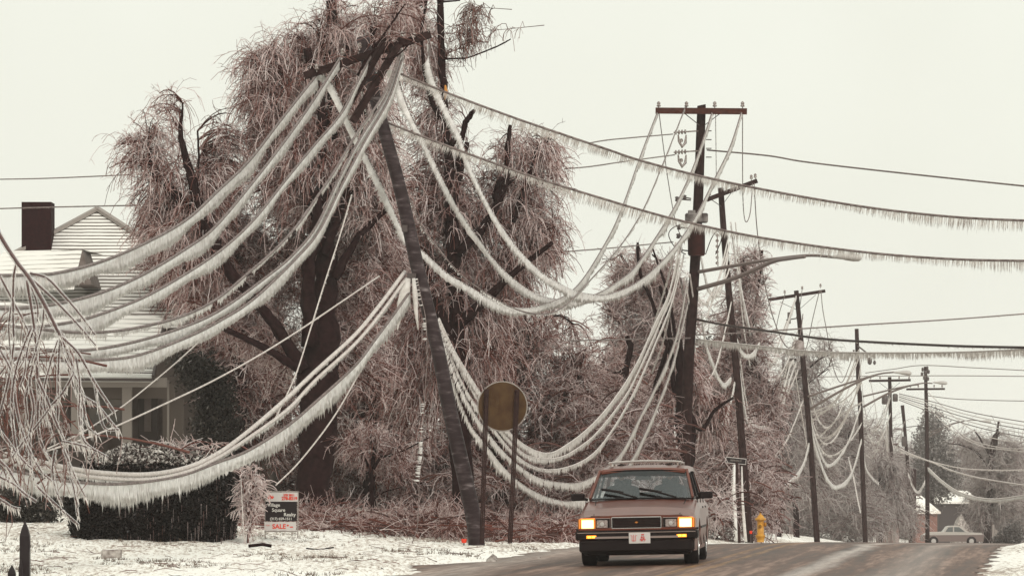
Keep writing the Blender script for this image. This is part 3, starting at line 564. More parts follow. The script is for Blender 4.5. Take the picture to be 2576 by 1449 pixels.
arm(P3, (1778,503), (1905,455), 138, 137.6, 137.6, 11); brace(P3, (1790,503), (1815,520), 138); brace(P3, (1845,478), (1820,512), 138)
for x, y in ((1785,496),(1842,474),(1890,455),(1900,452)): insulator(P3, W(x, y, 137.6), 1.)
b = MB()
for k in range(6): b.lathe([(.03, -.05), (.06, 0), (.03, .05)], W(1804, 592 + 14 * k, 137.6), 'z', 8)
b.tube([W(1804, 590, 137.6), W(1806, 670, 137.6)], .02, 5); b.build('bracket', M['insul'], P3, True)
P4 = pole('third pole with a tilted crossarm and its own street lamp', [(2056,1366,15),(2047,1240,15),(2038,1106,14),(2024,951,14),(2012,820,12),(2003,731,12)], 184)
arm(P4, (1934,754), (2076,732), 184, 183.5, 183.5, 8); brace(P4, (1962,760), (2004,779), 184, 3); brace(P4, (2052,742), (2010,779), 184, 3)
for x, y in ((1938,750),(1974,741),(2018,731),(2064,725)): insulator(P4, W(x, y, 183.5), 1.)
b = MB(); b.lathe([(.22, -.33), (.26, -.3), (.26, .28), (.1, .36)], W(2008, 876, 183.3), 'z', 14); b.build('transformer', mat('frosted transformer', (.30, .26, .25), .5, noise=(.16, .13, .12), scale=5), P4, True)
b = MB(); b.box(W(1985, 800, 183.4), (.14, .12, .5)); b.box(W(1992, 905, 183.4), (.4, .1, .12)); b.tube([W(1978,805,183.4), W(2004,801,183.4)], .03, 5); b.build('bracket', M['metal_dark'], P4)
lamp(P4, [(2033,997),(2090,978),(2139,962),(2210,941),(2250,936)], [(2040,1027),(2080,1003),(2130,975),(2177,952),(2200,945)], (2272,938), 183.8, 181)
P5 = pole('fourth pole, bare topped without a crossarm', [(2177,1367,12),(2170,1189,12),(2163,1000,12),(2160,976,11),(2155,827,10)], 228)
lamp(P5, [(2171,997),(2220,985),(2257,976),(2319,964),(2345,964)], [(2172,1023),(2233,990),(2285,971),(2310,967)], (2366,963), 227.7, 225)
b = MB(); b.bar(W(2158,870,227.6), W(2186,892,227.6), .08, .08); b.lathe([(.05,-.2),(.12,-.1),(.12,.1),(.05,.2)], W(2188,908,227.5), 'z', 8); b.lathe([(.04,-.12),(.09,0),(.04,.12)], W(2200,912,227.5), 'z', 8); b.build('side_arm', M['metal_dark'], P5)
b = MB(); b.bar(W(2146,880,227.6), W(2158,905,227.6), .07, .07); b.build('side_arm', M['metal_dark'], P5)
P6 = pole('far pole with a level crossarm and twin shafts', [(2250,1368,9),(2244,1200,9),(2240,1050,9),(2238,948,9)], 265)
arm(P6, (2186,958), (2291,956), 265, 264.6, 264.6, 6); brace(P6, (2212,962), (2236,980), 265, 2); brace(P6, (2264,962), (2241,980), 265, 2)
b = MB(); q_ = [W(x, y, 265.3) for x, y in ((2236,1368),(2234,1200),(2232,1060))]; b.tube(q_, .07, 8); b.build('conduit', M['wire_pale'], P6, True)
for x in (2190, 2214, 2262, 2287): insulator(P6, W(x, 955, 264.6), 1.1)
b = MB(); b.lathe([(.15, -.3), (.2, -.25), (.2, .25), (.08, .3)], W(2226, 1005, 264.4), 'z', 10); b.lathe([(.12, -.25), (.17, -.2), (.17, .2), (.08, .25)], W(2252, 1000, 264.4), 'z', 10); b.build('transformer', M['metal_dark'], P6, True)
P7 = pole('far pole with a knob of hardware on its very top', [(2333,1369,11),(2333,1250,11),(2331,1050,10),(2328,922,8)], 270)
arm(P7, (2280,979), (2377,978), 270, 269.6, 269.6, 5)
b = MB(); 
for hx, hz, hr in ((0,0,.14),(-.22,-.1,.1),(.2,.05,.1),(-.05,-.35,.13),(.16,-.4,.1),(-.18,.2,.09),(.12,.28,.09)):
    b.lathe([(.03,-.14),(hr,-.06),(hr*.7,0),(hr,.06),(.03,.13)], W(2328, 937, 269.6) + np.array([hx,0,hz]), 'z', 8)
b.build('insulator', M['metal_dark'], P7, True)
for x in (2290, 2310, 2350, 2370): insulator(P7, W(x, 976, 269.6), 1.1)
lamp(P7, [(2336,1090),(2370,1075),(2399,1064),(2437,1057),(2465,1058)], [(2336,1098),(2370,1080),(2399,1066),(2425,1060)], (2479,1060), 269.5, 267, .03)
P8 = pole('short bare far pole left of the hardware topped pole', [(2291,1368,9),(2285,1200,9),(2277,1090,8),(2270,1019,9)], 290)
b = MB(); b.tube([W(2276, 1075, 289.7), W(2330, 1068, 289.7)], .03, 5); b.lathe([(.15, -.35), (.2, 0), (.15, .35)], W(2274, 1110, 289.5), 'z', 9); b.build('side_arm', M['metal_dark'], P8)
# ------------------------------------------------------------------ trees
def limb_mesh(root, pl, Y, name='limb', mt='bark', dY=0., n=9):
    P = [(W(x, y, Y + dY * i / max(1, len(pl) - 1))) for i, (x, y, wd) in enumerate(pl)]; rr = [wd * Y / F / 2 for x, y, wd in pl]
    q = cr(np.column_stack([P, rr]), 5)
    if mt == 'bark' and len(q) > 3:
        q[1:-1, 0] += rng.normal(0, .03, len(q) - 2) * np.minimum(1, q[1:-1, 3] * 5); q[:, 3] *= rng.uniform(.88, 1.1, len(q))
    b = MB(); b.tube(q[:, :3], list(np.maximum(q[:, 3], .004)), n); return b.build(name, M[mt], root, True)
def crown(root, Y, blobs, nb, ntw, L=(.45, 1.1), r=.011, mt='twig', droop=.55, dY=1.6, name='twigs', anchors=None, up=.35, tl=(0, 1), br=.02, stuff=False, K=5, sub=1.5, wob=.14):
    """blobs: (cx, cy, rx, ry, weight) in photo pixels; branches arch out to them, twigs hang from the branches"""
    s = Y / F; wts = np.array([b[4] if len(b) > 4 else 1 for b in blobs], float) * np.array([b[2] * b[3] for b in blobs]); wts /= wts.sum()
    bi = rng.choice(len(blobs), nb, p=wts); B = np.array([b[:4] for b in blobs], float)[bi]
    u = rng.normal(size=(nb, 3)); u /= np.linalg.norm(u, axis=1, keepdims=True); u *= 1.18 * rng.random((nb, 1)) ** .62
    X = (B[:, 0] + u[:, 0] * B[:, 2] - CX) * s; Z = CZ - (B[:, 1] + u[:, 2] * B[:, 3] - HY) * s; YY = Y + u[:, 1] * dY
    E = np.column_stack([X, YY, Z])
    if anchors is not None:
        A = np.array([W(x, y, Y) for x, y in anchors]); dd = np.linalg.norm(A[None] - E[:, None], axis=2) + np.maximum(0, A[None, :, 2] - E[:, None, 2]) * .2
        k = np.argsort(dd, axis=1)[:, :3]; pick = k[np.arange(nb), rng.integers(0, 3, nb)]; S = A[pick]
    else: S = E + rng.normal(0, .5, E.shape) * np.array([1, .6, .3])
    dlt = E - S; ln = np.linalg.norm(dlt, axis=1, keepdims=True); lim = 1.6; S = np.where(ln > lim, E - dlt / ln * lim, S)
    mid = (S + E) / 2 + np.array([0, 0, 1.0]) * (np.linalg.norm(E - S, axis=1)[:, None] * up)
    t = np.linspace(0, 1, 6)[None, :, None]
    P = (1 - t) ** 2 * S[:, None] + 2 * t * (1 - t) * mid[:, None] + t ** 2 * E[:, None]
    rad = br * np.linspace(1, .45, 6)[None] * rng.uniform(.5, 1.2, (nb, 1))
    V1, Q1, T1 = tubes_np(P, rad, 4, rng.random(nb) * .35)
    # hanging twigs
    nt_ = ntw; b2 = rng.integers(0, nb, nt_); tt = rng.uniform(.15, 1, nt_) ** .7
    St = ((1 - tt) ** 2)[:, None] * S[b2] + (2 * tt * (1 - tt))[:, None] * mid[b2] + (tt ** 2)[:, None] * E[b2]
    tg = E[b2] - S[b2]; tg /= np.linalg.norm(tg, axis=1, keepdims=True) + 1e-6
    D = tg * .6 + rng.normal(0, .75, (nt_, 3)); D[:, 2] += .15
    ll = rng.uniform(L[0], L[1], nt_); Pt = strands(St, D, ll, K, rng.uniform(.5, 1.4, nt_) * droop, wob)
    rt = r * np.linspace(1, .7, K)[None] * rng.uniform(.6, 1.25, (nt_, 1))
    bt_ = rng.random(nb); tint = np.clip(.45 * bt_[b2] + .55 * rng.beta(1.3, 1.3, nt_) + rng.normal(0, .08, nt_), 0, 1) * (tl[1] - tl[0]) + tl[0]
    V2, Q2, T2 = tubes_np(Pt, rt, 3, tint)
    # side twiglets
    ns = int(nt_ * sub); b3 = rng.integers(0, nt_, ns); kk = rng.integers(1, K - 1, ns); f_ = rng.random(ns)[:, None]
    S3 = Pt[b3, kk] * (1 - f_) + Pt[b3, kk + 1] * f_; D3 = (Pt[b3, kk + 1] - Pt[b3, kk]); D3 /= np.linalg.norm(D3, axis=1, keepdims=True) + 1e-6
    D3 = D3 * .7 + rng.normal(0, .6, (ns, 3)); P3_ = strands(S3, D3, rng.uniform(.08, .36, ns) * L[1], 3, .4 * droop, .12)
    V3, Q3, T3 = tubes_np(P3_, r * .75 * np.linspace(1, .6, 3)[None] * rng.uniform(.6, 1.2, (ns, 1)), 3, np.clip(.4 * tint[b3] + .6 * (rng.random(ns) * (tl[1] - tl[0]) + tl[0]) + .08, 0, 1))
    V = np.vstack([V1, V2, V3]); Q = np.vstack([Q1, Q2 + len(V1), Q3 + len(V1) + len(V2)]); T = np.concatenate([T1, T2, T3])
    o = npmesh(name, V, Q, M[mt], root, True, tint=T)
    if stuff: tag(o, kind='stuff')
    return o
def anch(pls):
    o = []
    for pl in pls:
        q = cr([(x, y) for x, y, w_ in pl], 3); o += [tuple(a) for a in q]
    return o
# big broken tree
YT = 91.0
t1 = empty('bare_tree', ground_at(792, YT), 'big broken tree with a thick black trunk behind the yard sign', 'tree', 'ice laden trees')
trunk = [(792,1300,94),(797,1141,92),(801,948,103),(812,850,82),(817,700,58),(828,560,38),(840,407,35),(836,300,30),(836,150,28),(834,3,27)]
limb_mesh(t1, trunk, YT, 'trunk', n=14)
L1 = [[(782,870,46),(774,700,36),(795,579,30),(800,480,20)], [(765,930,34),(690,815,32),(640,755,26),(575,680,30),(540,610,33),(508,545,30),(488,470,26),(468,400,20),(455,335,12),(460,262,4)],
      [(510,550,28),(430,478,26),(390,432,22),(376,380,12),(372,350,4)], [(760,930,28),(640,862,16),(555,822,14)], [(828,560,30),(812,430,24),(805,250,24),(786,180,24),(773,124,22)],
      [(800,560,30),(760,400,26),(700,262,16),(668,188,17),(645,152,20)], [(770,520,20),(762,430,18),(752,345,20)], [(838,200,18),(812,120,14),(818,90,8)], [(836,190,20),(868,150,16),(870,100,14)], [(815,640,24),(870,500,22),(930,350,16),(948,250,12),(990,60,9),(1010,-40,6)],
      [(830,520,18),(905,330,18),(935,130,16),(940,65,20)], [(490,470,8),(500,400,6),(497,330,5)], [(840,700,26),(900,600,18),(980,520,12)]]
for l in L1: limb_mesh(t1, l, YT - .35, dY=rng.uniform(-.8, .5))
A1 = anch(L1) + anch([trunk[3:]])
crown(t1, YT + .25, [(400, 320, 60, 70, 0.45), (330, 400, 55, 75, 0.4), (420, 250, 20, 15, 0.5), (410, 430, 70, 90, 0.8), (540, 490, 90, 80, 0.9), (600, 440, 90, 90, 0.8), (450, 600, 100, 100, 1.4), (660, 270, 75, 110, 1.3), (650, 190, 60, 50, 1), (745, 220, 85, 120, 1.6), (800, 120, 90, 70, 0.9), (870, 60, 80, 60, 0.6), (900, 180, 90, 120, 0.9), (970, 90, 60, 90, 0.9), (720, 430, 110, 130, 1.3), (820, 380, 110, 150, 1.3), (930, 400, 90, 170, 1.3), (380, 560, 60, 70, 1.2), (480, 700, 90, 80, 1.2)], 1200, 9500, (.35, 1.05), .0078, 'twig', .7, wob=.10, sub=1.6, anchors=A1)
crown(t1, YT + .7, [(400, 320, 60, 70, 0.45), (330, 400, 55, 75, 0.4), (420, 250, 20, 15, 0.5), (410, 430, 70, 90, 0.8), (540, 490, 90, 80, 0.9), (600, 440, 90, 90, 0.8), (450, 600, 100, 100, 1.4), (660, 270, 75, 110, 1.3), (650, 190, 60, 50, 1), (745, 220, 85, 120, 1.6), (800, 120, 90, 70, 0.9), (870, 60, 80, 60, 0.6), (900, 180, 90, 120, 0.9), (970, 90, 60, 90, 0.9), (720, 430, 110, 130, 1.3), (820, 380, 110, 150, 1.3), (930, 400, 90, 170, 1.3), (380, 560, 60, 70, 1.2), (480, 700, 90, 80, 1.2)], 1400, 10500, (.12, .45), .0072, 'twig', .2, dY=1.2, anchors=A1, wob=.26, sub=1.8)
crown(t1, YT + 1.9, [(560, 640, 120, 110, 1.3), (680, 620, 150, 140, 1.4), (830, 650, 110, 160, 1.2), (950, 650, 90, 200, 1.3), (600, 800, 120, 110, 1.1), (700, 860, 100, 120, 1.2), (900, 880, 110, 170, 1.2)], 1100, 14000, (.12, .55), .0080, 'twig', .3, wob=.24, sub=2.2, anchors=A1)
# right half: second tall tree
t2 = empty('bare_tree', ground_at(1160, 96), 'tall thin stemmed ice laden tree behind the leaning pole', 'tree', 'ice laden trees')
trunk2 = [(1165,1330,60),(1160,1000,50),(1150,800,42),(1140,600,34),(1128,420,28),(1116,240,20),(1108,110,18),(1107,-60,17)]
limb_mesh(t2, trunk2, 96, 'trunk', n=12)
L2 = [[(1135,560,26),(1141,493,24),(1159,413,24),(1175,360,12)], [(1150,420,12),(1166,330,15),(1178,300,14),(1193,278,10)], [(1150,640,26),(1240,540,20),(1250,480,20),(1262,449,16)], [(1248,500,14),(1275,462,14),(1294,447,10)], [(1200,600,18),(1270,480,12),(1276,383,13),(1284,315,9)],
      [(1290,560,16),(1340,420,12),(1352,376,12),(1382,350,9)], [(1112,150,4.5),(1150,148,4.5),(1180,145,4),(1240,122,4),(1262,112,4),(1285,99,3)], [(1105,300,14),(1080,230,12),(1060,100,8),(1080,-30,6)], [(1120,372,16),(1128,368,20),(1142,356,17)], [(1107,5,8),(1130,4,5),(1157,2,4)], [(1108,-50,14),(1180,-70,8),(1193,-20,4)],
      [(1150,900,34),(1090,740,24),(1060,640,16)], [(1150,820,30),(1290,690,18),(1390,610,10)]]
for l in L2: limb_mesh(t2, l, 95.9, dY=rng.uniform(-.8, .6))
A2 = anch(L2) + anch([trunk2[2:]])
crown(t2, 96.9, [(1030,40,60,70,1.3),(1060,160,70,90,1.4),(1090,330,60,90,1.1),(1190,400,40,60,.25),(1150,520,80,110,1.2),(1050,550,80,140,1.2),(1290,410,70,60,.9),(1350,400,60,70,.9),(1400,440,35,80,.8),(1260,520,80,90,1.1),(1350,540,80,80,.9),(1330,620,85,90,1.2),(1180,650,110,120,1.4),(1250,760,110,110,1.2),(1110,800,100,150,1.4),(1380,640,50,60,.6),(1210,930,120,130,1.2),(1040,950,100,160,1.2)],
      1200, 8800, (.35, 1.05), .0078, 'twig', .7, wob=.10, sub=1.6, anchors=A2)
crown(t2, 97.4, [(1030,40,60,70,1.3),(1060,160,70,90,1.4),(1090,330,60,90,1.1),(1190,400,40,60,.25),(1150,520,80,110,1.2),(1050,550,80,140,1.2),(1290,410,70,60,.9),(1350,400,60,70,.9),(1400,440,35,80,.8),(1260,520,80,90,1.1),(1350,540,80,80,.9),(1330,620,85,90,1.2),(1180,650,110,120,1.4),(1250,760,110,110,1.2),(1110,800,100,150,1.4),(1380,640,50,60,.6),(1210,930,120,130,1.2),(1040,950,100,160,1.2)], 1400, 10500, (.12, .5), .0072, 'twig', .2, dY=1.4, anchors=A2, wob=.26, sub=1.8)
# strands hanging into the frame from the broken top
crown(t2, 96, [(1190,20,16,26),(1185,80,20,28),(1200,60,12,40),(1180,110,14,22)], 12, 260, (.3, .7), .009, 'twig_red', 1.1, dY=.3, name='twigs', up=0, br=.012, sub=2)
# bright wood splinter
b = MB(); b.tube([W(1120, 215, 95.3), W(1122, 232, 95.3), W(1118, 252, 95.3)], [.02, .05, .01], 5); b.build('splinter', mat('fresh split wood', (.45, .20, .05), .7), t2, True)
# trees behind that close the view
def back_tree(label, x, Y, tw, blobs, limbs, nb, ntw, mt='twig', r=.0125, L=(.15, .65), droop=.25, grp='ice laden trees', up=.3, tl=(0, 1), name='bare_tree', dY=2, br=.022, sub=2.6, wob=.2):
    root = empty(name, ground_at(x, Y), label, 'tree', grp)
    limb_mesh(root, tw, Y, 'trunk', n=10)
    for l in limbs: limb_mesh(root, l, Y, dY=rng.uniform(-.5, .8), n=7)
    crown(root, Y + 1, blobs, nb * 4, int(ntw * 1.5), L, r * .70, mt, droop, dY, anchors=anch(limbs) + anch([tw[1:]]), up=up, tl=tl, br=br, sub=sub, wob=wob); return root
back_tree('dense drooping tree between the house and the black trunk', 610, 101, [(610,1320,40),(606,1100,34),(600,900,30),(590,760,18)], [(400,650,60,110),(430,700,90,130),(540,800,120,150),(620,950,110,150),(700,1050,110,170),(520,640,120,90),(650,720,120,110)], [[(600,950,20),(560,800,14),(500,700,8)],[(600,900,20),(650,780,14),(700,650,8)]], 280, 6400, 'twig', .014)
back_tree('dense drooping tree filling the gap right of the black trunk', 930, 103, [(930,1320,34),(932,1100,30),(938,900,26),(945,700,14)], [(900,700,120,180),(950,950,130,200),(880,1100,120,150),(1020,820,110,200),(1000,1130,110,130),(820,1150,80,120)], [[(935,1050,20),(870,900,14),(840,780,8)],[(936,1000,20),(1000,850,14),(1040,700,8)]], 320, 7500, 'twig', .014)
back_tree('dense drooping tree behind the round sign', 1260, 106, [(1262,1330,44),(1255,1150,36),(1240,1000,30),(1286,936,24),(1300,820,12)], [(1190,850,110,150),(1300,880,110,130),(1400,900,100,90,.7),(1250,1050,150,150),(1150,1080,100,150),(1400,1050,110,130),(1480,930,60,80,.5)], [[(1213,985,18),(1250,955,22),(1286,936,22)],[(1382,1055,26),(1410,1010,24),(1440,989,14),(1455,940,6)],[(1244,945,4),(1266,892,5),(1320,829,6),(1400,794,6),(1444,816,4)],[(1300,990,8),(1330,870,6),(1320,790,4)]], 330, 7800, 'twig', .014)
# small yard tree with thin black stem
back_tree('small thin tree in front of the brush left of the hanging icy line', 937, 86, [(937,1310,12),(936,1240,13),(935,1180,11),(942,1140,9),(936,1120,3)], [(930,1130,60,50),(1000,1160,40,40)], [[(940,1180,9),(960,1150,8),(1000,1140,5),(1080,1100,3)],[(936,1200,9),(915,1140,7),(890,1100,3)],[(938,1260,5),(960,1240,4),(1010,1225,2)]], 40, 500, 'twig', .009, L=(.25, .6))
# tree behind the car
t3 = empty('bare_tree', ground_at(1720, 116), 'forked black trunked tree rising behind the station wagon', 'tree', 'trees beyond the car')
tk3 = [(1722,1360,62),(1724,1180,50),(1722,1060,48),(1716,960,40),(1712,900,22),(1710,850,8)]
limb_mesh(t3, tk3, 116, 'trunk', n=12)
L3 = [[(1700,1240,50),(1660,1130,40),(1628,1070,30),(1600,1020,24),(1574,978,16)], [(1640,1150,34),(1640,1040,24),(1655,960,18),(1672,900,12),(1680,860,5)], [(1574,978,16),(1575,930,16),(1586,875,16),(1576,845,12)], [(1578,925,14),(1556,938,10),(1530,930,5)], [(1715,1000,20),(1760,1080,12),(1800,1030,9),(1845,1000,6)],
      [(1700,1000,14),(1680,800,12),(1660,720,8)], [(1690,900,12),(1640,760,10),(1612,690,9),(1604,615,8)], [(1700,860,9),(1680,740,8),(1640,620,4)]]
for l in L3: limb_mesh(t3, l, 116, dY=rng.uniform(-.6, .8))
crown(t3, 118.6, [(1725,930,30,55,2),(1740,1000,40,60,2),(1700,980,30,60,1),(1600,1080,60,70,.7),(1785,1040,35,55,.7)], 90, 2600, (.3, .8), .015, 'twig', .8, anchors=anch(L3) + anch([tk3]), br=.02, dY=1)
t4 = empty('bare_tree', ground_at(1650, 150), 'bushy upright frosted tree left of the tall pole', 'tree', 'trees beyond the car')
limb_mesh(t4, [(1680,1370,40),(1680,1100,34),(1670,950,26),(1650,850,18)], 150, 'trunk', n=9)
L4 = [[(1660,900,18),(1620,780,11),(1590,690,9),(1560,640,5)], [(1650,850,16),(1640,740,9),(1612,660,11),(1604,610,6)], [(1660,880,16),(1690,760,9),(1680,680,7),(1640,640,4)], [(1650,900,12),(1580,830,8),(1530,790,4)], [(1670,900,12),(1720,800,9),(1740,740,5)]]
for l in L4: limb_mesh(t4, l, 150)
crown(t4, 150, [(1590,700,60,80),(1650,740,70,90,1.1),(1570,780,50,60,.9),(1640,850,90,90,1.2),(1710,800,50,90,.9),(1600,930,90,90)], 420, 6500, (.35, .9), .013, 'twig_mid', .0, anchors=anch(L4), up=-.1, br=.03, sub=1.8, wob=.25)
t5 = empty('bare_tree', ground_at(1890, 160), 'frosted tree right of the second pole with broken top limbs', 'tree', 'trees beyond the car')
limb_mesh(t5, [(1900,1370,36),(1895,1100,30),(1885,900,22),(1878,760,14)], 160, 'trunk', n=9)
L5 = [[(1880,800,12),(1872,700,10),(1868,650,12)], [(1885,850,12),(1905,760,9),(1900,720,6)], [(1890,820,10),(1912,700,7),(1916,630,9)], [(1885,900,14),(1850,800,9),(1830,740,5)], [(1890,900,12),(1930,960,8),(1960,1010,5)]]
for l in L5: limb_mesh(t5, l, 160)
crown(t5, 160, [(1880,680,35,55),(1880,780,45,90,1.1),(1830,820,50,80),(1900,850,45,70,.8),(1890,1000,70,110,1.1),(1910,1100,60,100,1),(1800,950,60,90,1)], 420, 6500, (.35, .9), .013, 'twig_mid', .15, anchors=anch(L5), up=-.05, br=.03, sub=1.8, wob=.25)
# evergreen behind the tall pole and other trees along the right side
def leafy(label, x, Y, tw, blobs, n, mt, size=.09, name='evergreen_tree', grp=None, dY=1.5, cat='tree'):
    root = empty(name, ground_at(x, Y), label, cat, grp)
    if tw: limb_mesh(root, tw, Y, 'trunk', n=8)
    s = Y / F; wts = np.array([b_[2] * b_[3] for b_ in blobs], float); wts /= wts.sum(); bi = rng.choice(len(blobs), n // 14, p=wts); B = np.array([b_[:4] for b_ in blobs], float)[bi]
    u = rng.normal(size=(n // 14, 3)); u /= np.linalg.norm(u, axis=1, keepdims=True); u *= rng.random((n // 14, 1)) ** .35
    Cc = np.column_stack([(B[:, 0] + u[:, 0] * B[:, 2] - CX) * s, Y + u[:, 1] * dY, CZ - (B[:, 1] + u[:, 2] * B[:, 3] - HY) * s])
    P = np.repeat(Cc, 14, 0) + rng.normal(0, size * 2.2, (len(Cc) * 14, 3)); m = len(P)
    a = rng.normal(size=(m, 3)); a /= np.linalg.norm(a, axis=1, keepdims=True); c = np.cross(a, rng.normal(size=(m, 3))); c /= np.linalg.norm(c, axis=1, keepdims=True)
    sz = size * rng.uniform(.5, 1.5, (m, 1)); V = np.stack([P - a * sz, P + c * sz * .45, P + a * sz, P - c * sz * .45], 1).reshape(-1, 3)
    npmesh('foliage', V, np.arange(m * 4).reshape(m, 4), M[mt], root, False, tint=np.repeat(np.repeat(rng.random(len(Cc)), 14) * .6 + rng.random(m) * .4, 4)); return root
M['twig_far'] = twig_mat('rimed twigs paled for haze', [(0, (.14, .09, .085)), (.4, (.34, .28, .27)), (1, (.74, .70, .68))])  # real rime, but colours also paled to add distance haze
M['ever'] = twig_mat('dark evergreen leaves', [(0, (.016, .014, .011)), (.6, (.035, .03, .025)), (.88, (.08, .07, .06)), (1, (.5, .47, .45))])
M['ever_far'] = twig_mat('frosted needles paled for haze', [(0, (.05, .045, .043)), (.6, (.14, .125, .12)), (1, (.45, .42, .41))])  # frost on the needles, lightened further in colour as far haze
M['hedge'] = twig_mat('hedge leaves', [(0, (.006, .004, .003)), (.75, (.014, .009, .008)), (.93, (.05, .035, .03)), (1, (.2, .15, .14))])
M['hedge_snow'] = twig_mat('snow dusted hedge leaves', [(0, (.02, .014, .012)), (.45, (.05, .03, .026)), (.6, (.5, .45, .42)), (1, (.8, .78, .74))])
leafy('dark evergreen tree half hidden behind the tall pole', 1800, 175, [(1800,1370,14),(1800,950,10)], [(1805,890,55,40),(1780,930,50,50),(1820,960,50,60),(1790,1040,60,80)], 7000, 'ever', .11)
leafy('dark shaggy evergreen beside the house porch', 530, 95, [(535,1300,14),(530,950,8)], [(500,940,45,45),(540,1000,50,70),(545,1080,55,80),(480,920,40,30),(520,1130,60,40)], 13000, 'ever', .045, dY=.5)
bt = [('slender frosted tree behind the gap of second and third poles', 1960, 200, [(1960,1370,16),(1960,1150,13),(1975,1050,8)], [(1950,1050,50,110),(1980,1180,60,110),(1930,1200,50,100)], [[(1960,1150,8),(1985,1060,6),(2000,1000,4)],[(1960,1180,8),(1930,1100,5)]]),
      ('frosted tree with long bare arms left of the third pole', 2000, 215, [(2005,1370,16),(2000,1200,14),(1990,1060,8)], [(2060,900,50,60,.35),(2000,930,50,70,.5),(2010,1050,70,110,1),(2050,1180,70,110)], [[(1995,1100,7),(1975,1020,6),(1968,960,4)],[(2000,960,5),(2060,905,4),(2110,885,2)],[(2000,1000,6),(2040,960,4),(2080,930,2)]]),
      ('frosted round tree between third and fourth poles', 2110, 240, [(2110,1370,14),(2110,1200,11),(2105,1100,6)], [(2080,1060,50,60),(2120,1120,60,90),(2090,1220,60,100),(2150,1240,50,100)], [[(2110,1180,7),(2085,1090,4)],[(2110,1160,7),(2140,1080,4)]]),
      ('weeping frosted tree right of the fourth pole', 2210, 250, [(2215,1370,12),(2215,1200,9)], [(2220,1180,60,40),(2230,1240,60,70),(2200,1290,50,60),(2260,1290,30,60)], [[(2215,1220,7),(2200,1165,4)],[(2215,1220,7),(2250,1180,4)]])]
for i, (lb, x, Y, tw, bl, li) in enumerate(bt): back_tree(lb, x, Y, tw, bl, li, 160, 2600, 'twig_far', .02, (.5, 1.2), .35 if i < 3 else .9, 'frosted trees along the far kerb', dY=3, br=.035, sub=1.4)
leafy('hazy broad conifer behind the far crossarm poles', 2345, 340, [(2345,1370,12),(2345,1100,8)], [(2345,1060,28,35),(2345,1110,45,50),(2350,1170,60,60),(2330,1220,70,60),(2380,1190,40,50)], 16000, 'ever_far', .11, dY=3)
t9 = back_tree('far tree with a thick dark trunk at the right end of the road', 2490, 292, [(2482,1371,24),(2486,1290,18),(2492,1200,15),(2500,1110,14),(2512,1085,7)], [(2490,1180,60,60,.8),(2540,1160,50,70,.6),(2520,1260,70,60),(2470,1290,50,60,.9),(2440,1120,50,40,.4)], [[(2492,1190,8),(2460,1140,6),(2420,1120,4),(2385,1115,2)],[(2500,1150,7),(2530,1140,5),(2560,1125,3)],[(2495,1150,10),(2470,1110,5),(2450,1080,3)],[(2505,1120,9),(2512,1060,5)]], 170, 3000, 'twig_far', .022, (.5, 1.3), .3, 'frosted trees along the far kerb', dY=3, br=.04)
def brush(name, label, blobs, Y, dY, nb, ntw, mt, r, L, droop, tl=(0, 1), sub=1.0, up=.3):
    o = crown(None, Y, blobs, nb * 6, int(ntw * 1.8), L, r * .66, mt, droop, dY, name=name, tl=tl, up=up, sub=2., br=r * 2, wob=.2); tag(o, label, 'brush', kind='stuff'); return o
brush('fallen_brush', 'pile of fallen icy twigs at the foot of the big tree', [(800,1322,130,9),(980,1324,160,10),(1120,1322,120,10),(1350,1338,120,8),(700,1316,60,12)], 84, 4, 260, 2400, 'twig', .011, (.3, .8), .25, up=.1, tl=(0, .95))
brush('thicket', 'dense iced undergrowth behind the signs', [(900,1230,200,90),(1100,1220,170,100),(1300,1230,170,100),(1480,1200,150,140),(1450,1050,120,100,.6),(1560,1120,120,120,.8),(650,1180,80,110)], 108, 4, 500, 12500, 'twig_mid', .014, (.2, .8), .2)
brush('thicket', 'iced undergrowth behind the car and the yellow hydrant', [(1680,1240,150,120),(1830,1200,90,150),(1900,1250,70,100),(1560,960,90,90,.5)], 150, 5, 300, 7000, 'twig_mid', .017, (.4, 1.1), .3)
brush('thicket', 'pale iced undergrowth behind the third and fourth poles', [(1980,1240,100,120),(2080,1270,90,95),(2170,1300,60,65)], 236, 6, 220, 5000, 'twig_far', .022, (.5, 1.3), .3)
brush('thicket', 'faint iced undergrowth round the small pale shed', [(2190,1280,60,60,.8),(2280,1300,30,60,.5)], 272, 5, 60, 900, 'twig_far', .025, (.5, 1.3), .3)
brush('far_wood', 'hazy far wood closing the end of the street', [(2150,1200,120,130),(2300,1260,120,100),(2420,1230,110,110),(2540,1240,90,110),(2620,1240,100,110),(2350,1320,200,50)], 385, 25, 600, 8000, 'twig_far', .05, (1.2, 3.2), .1)
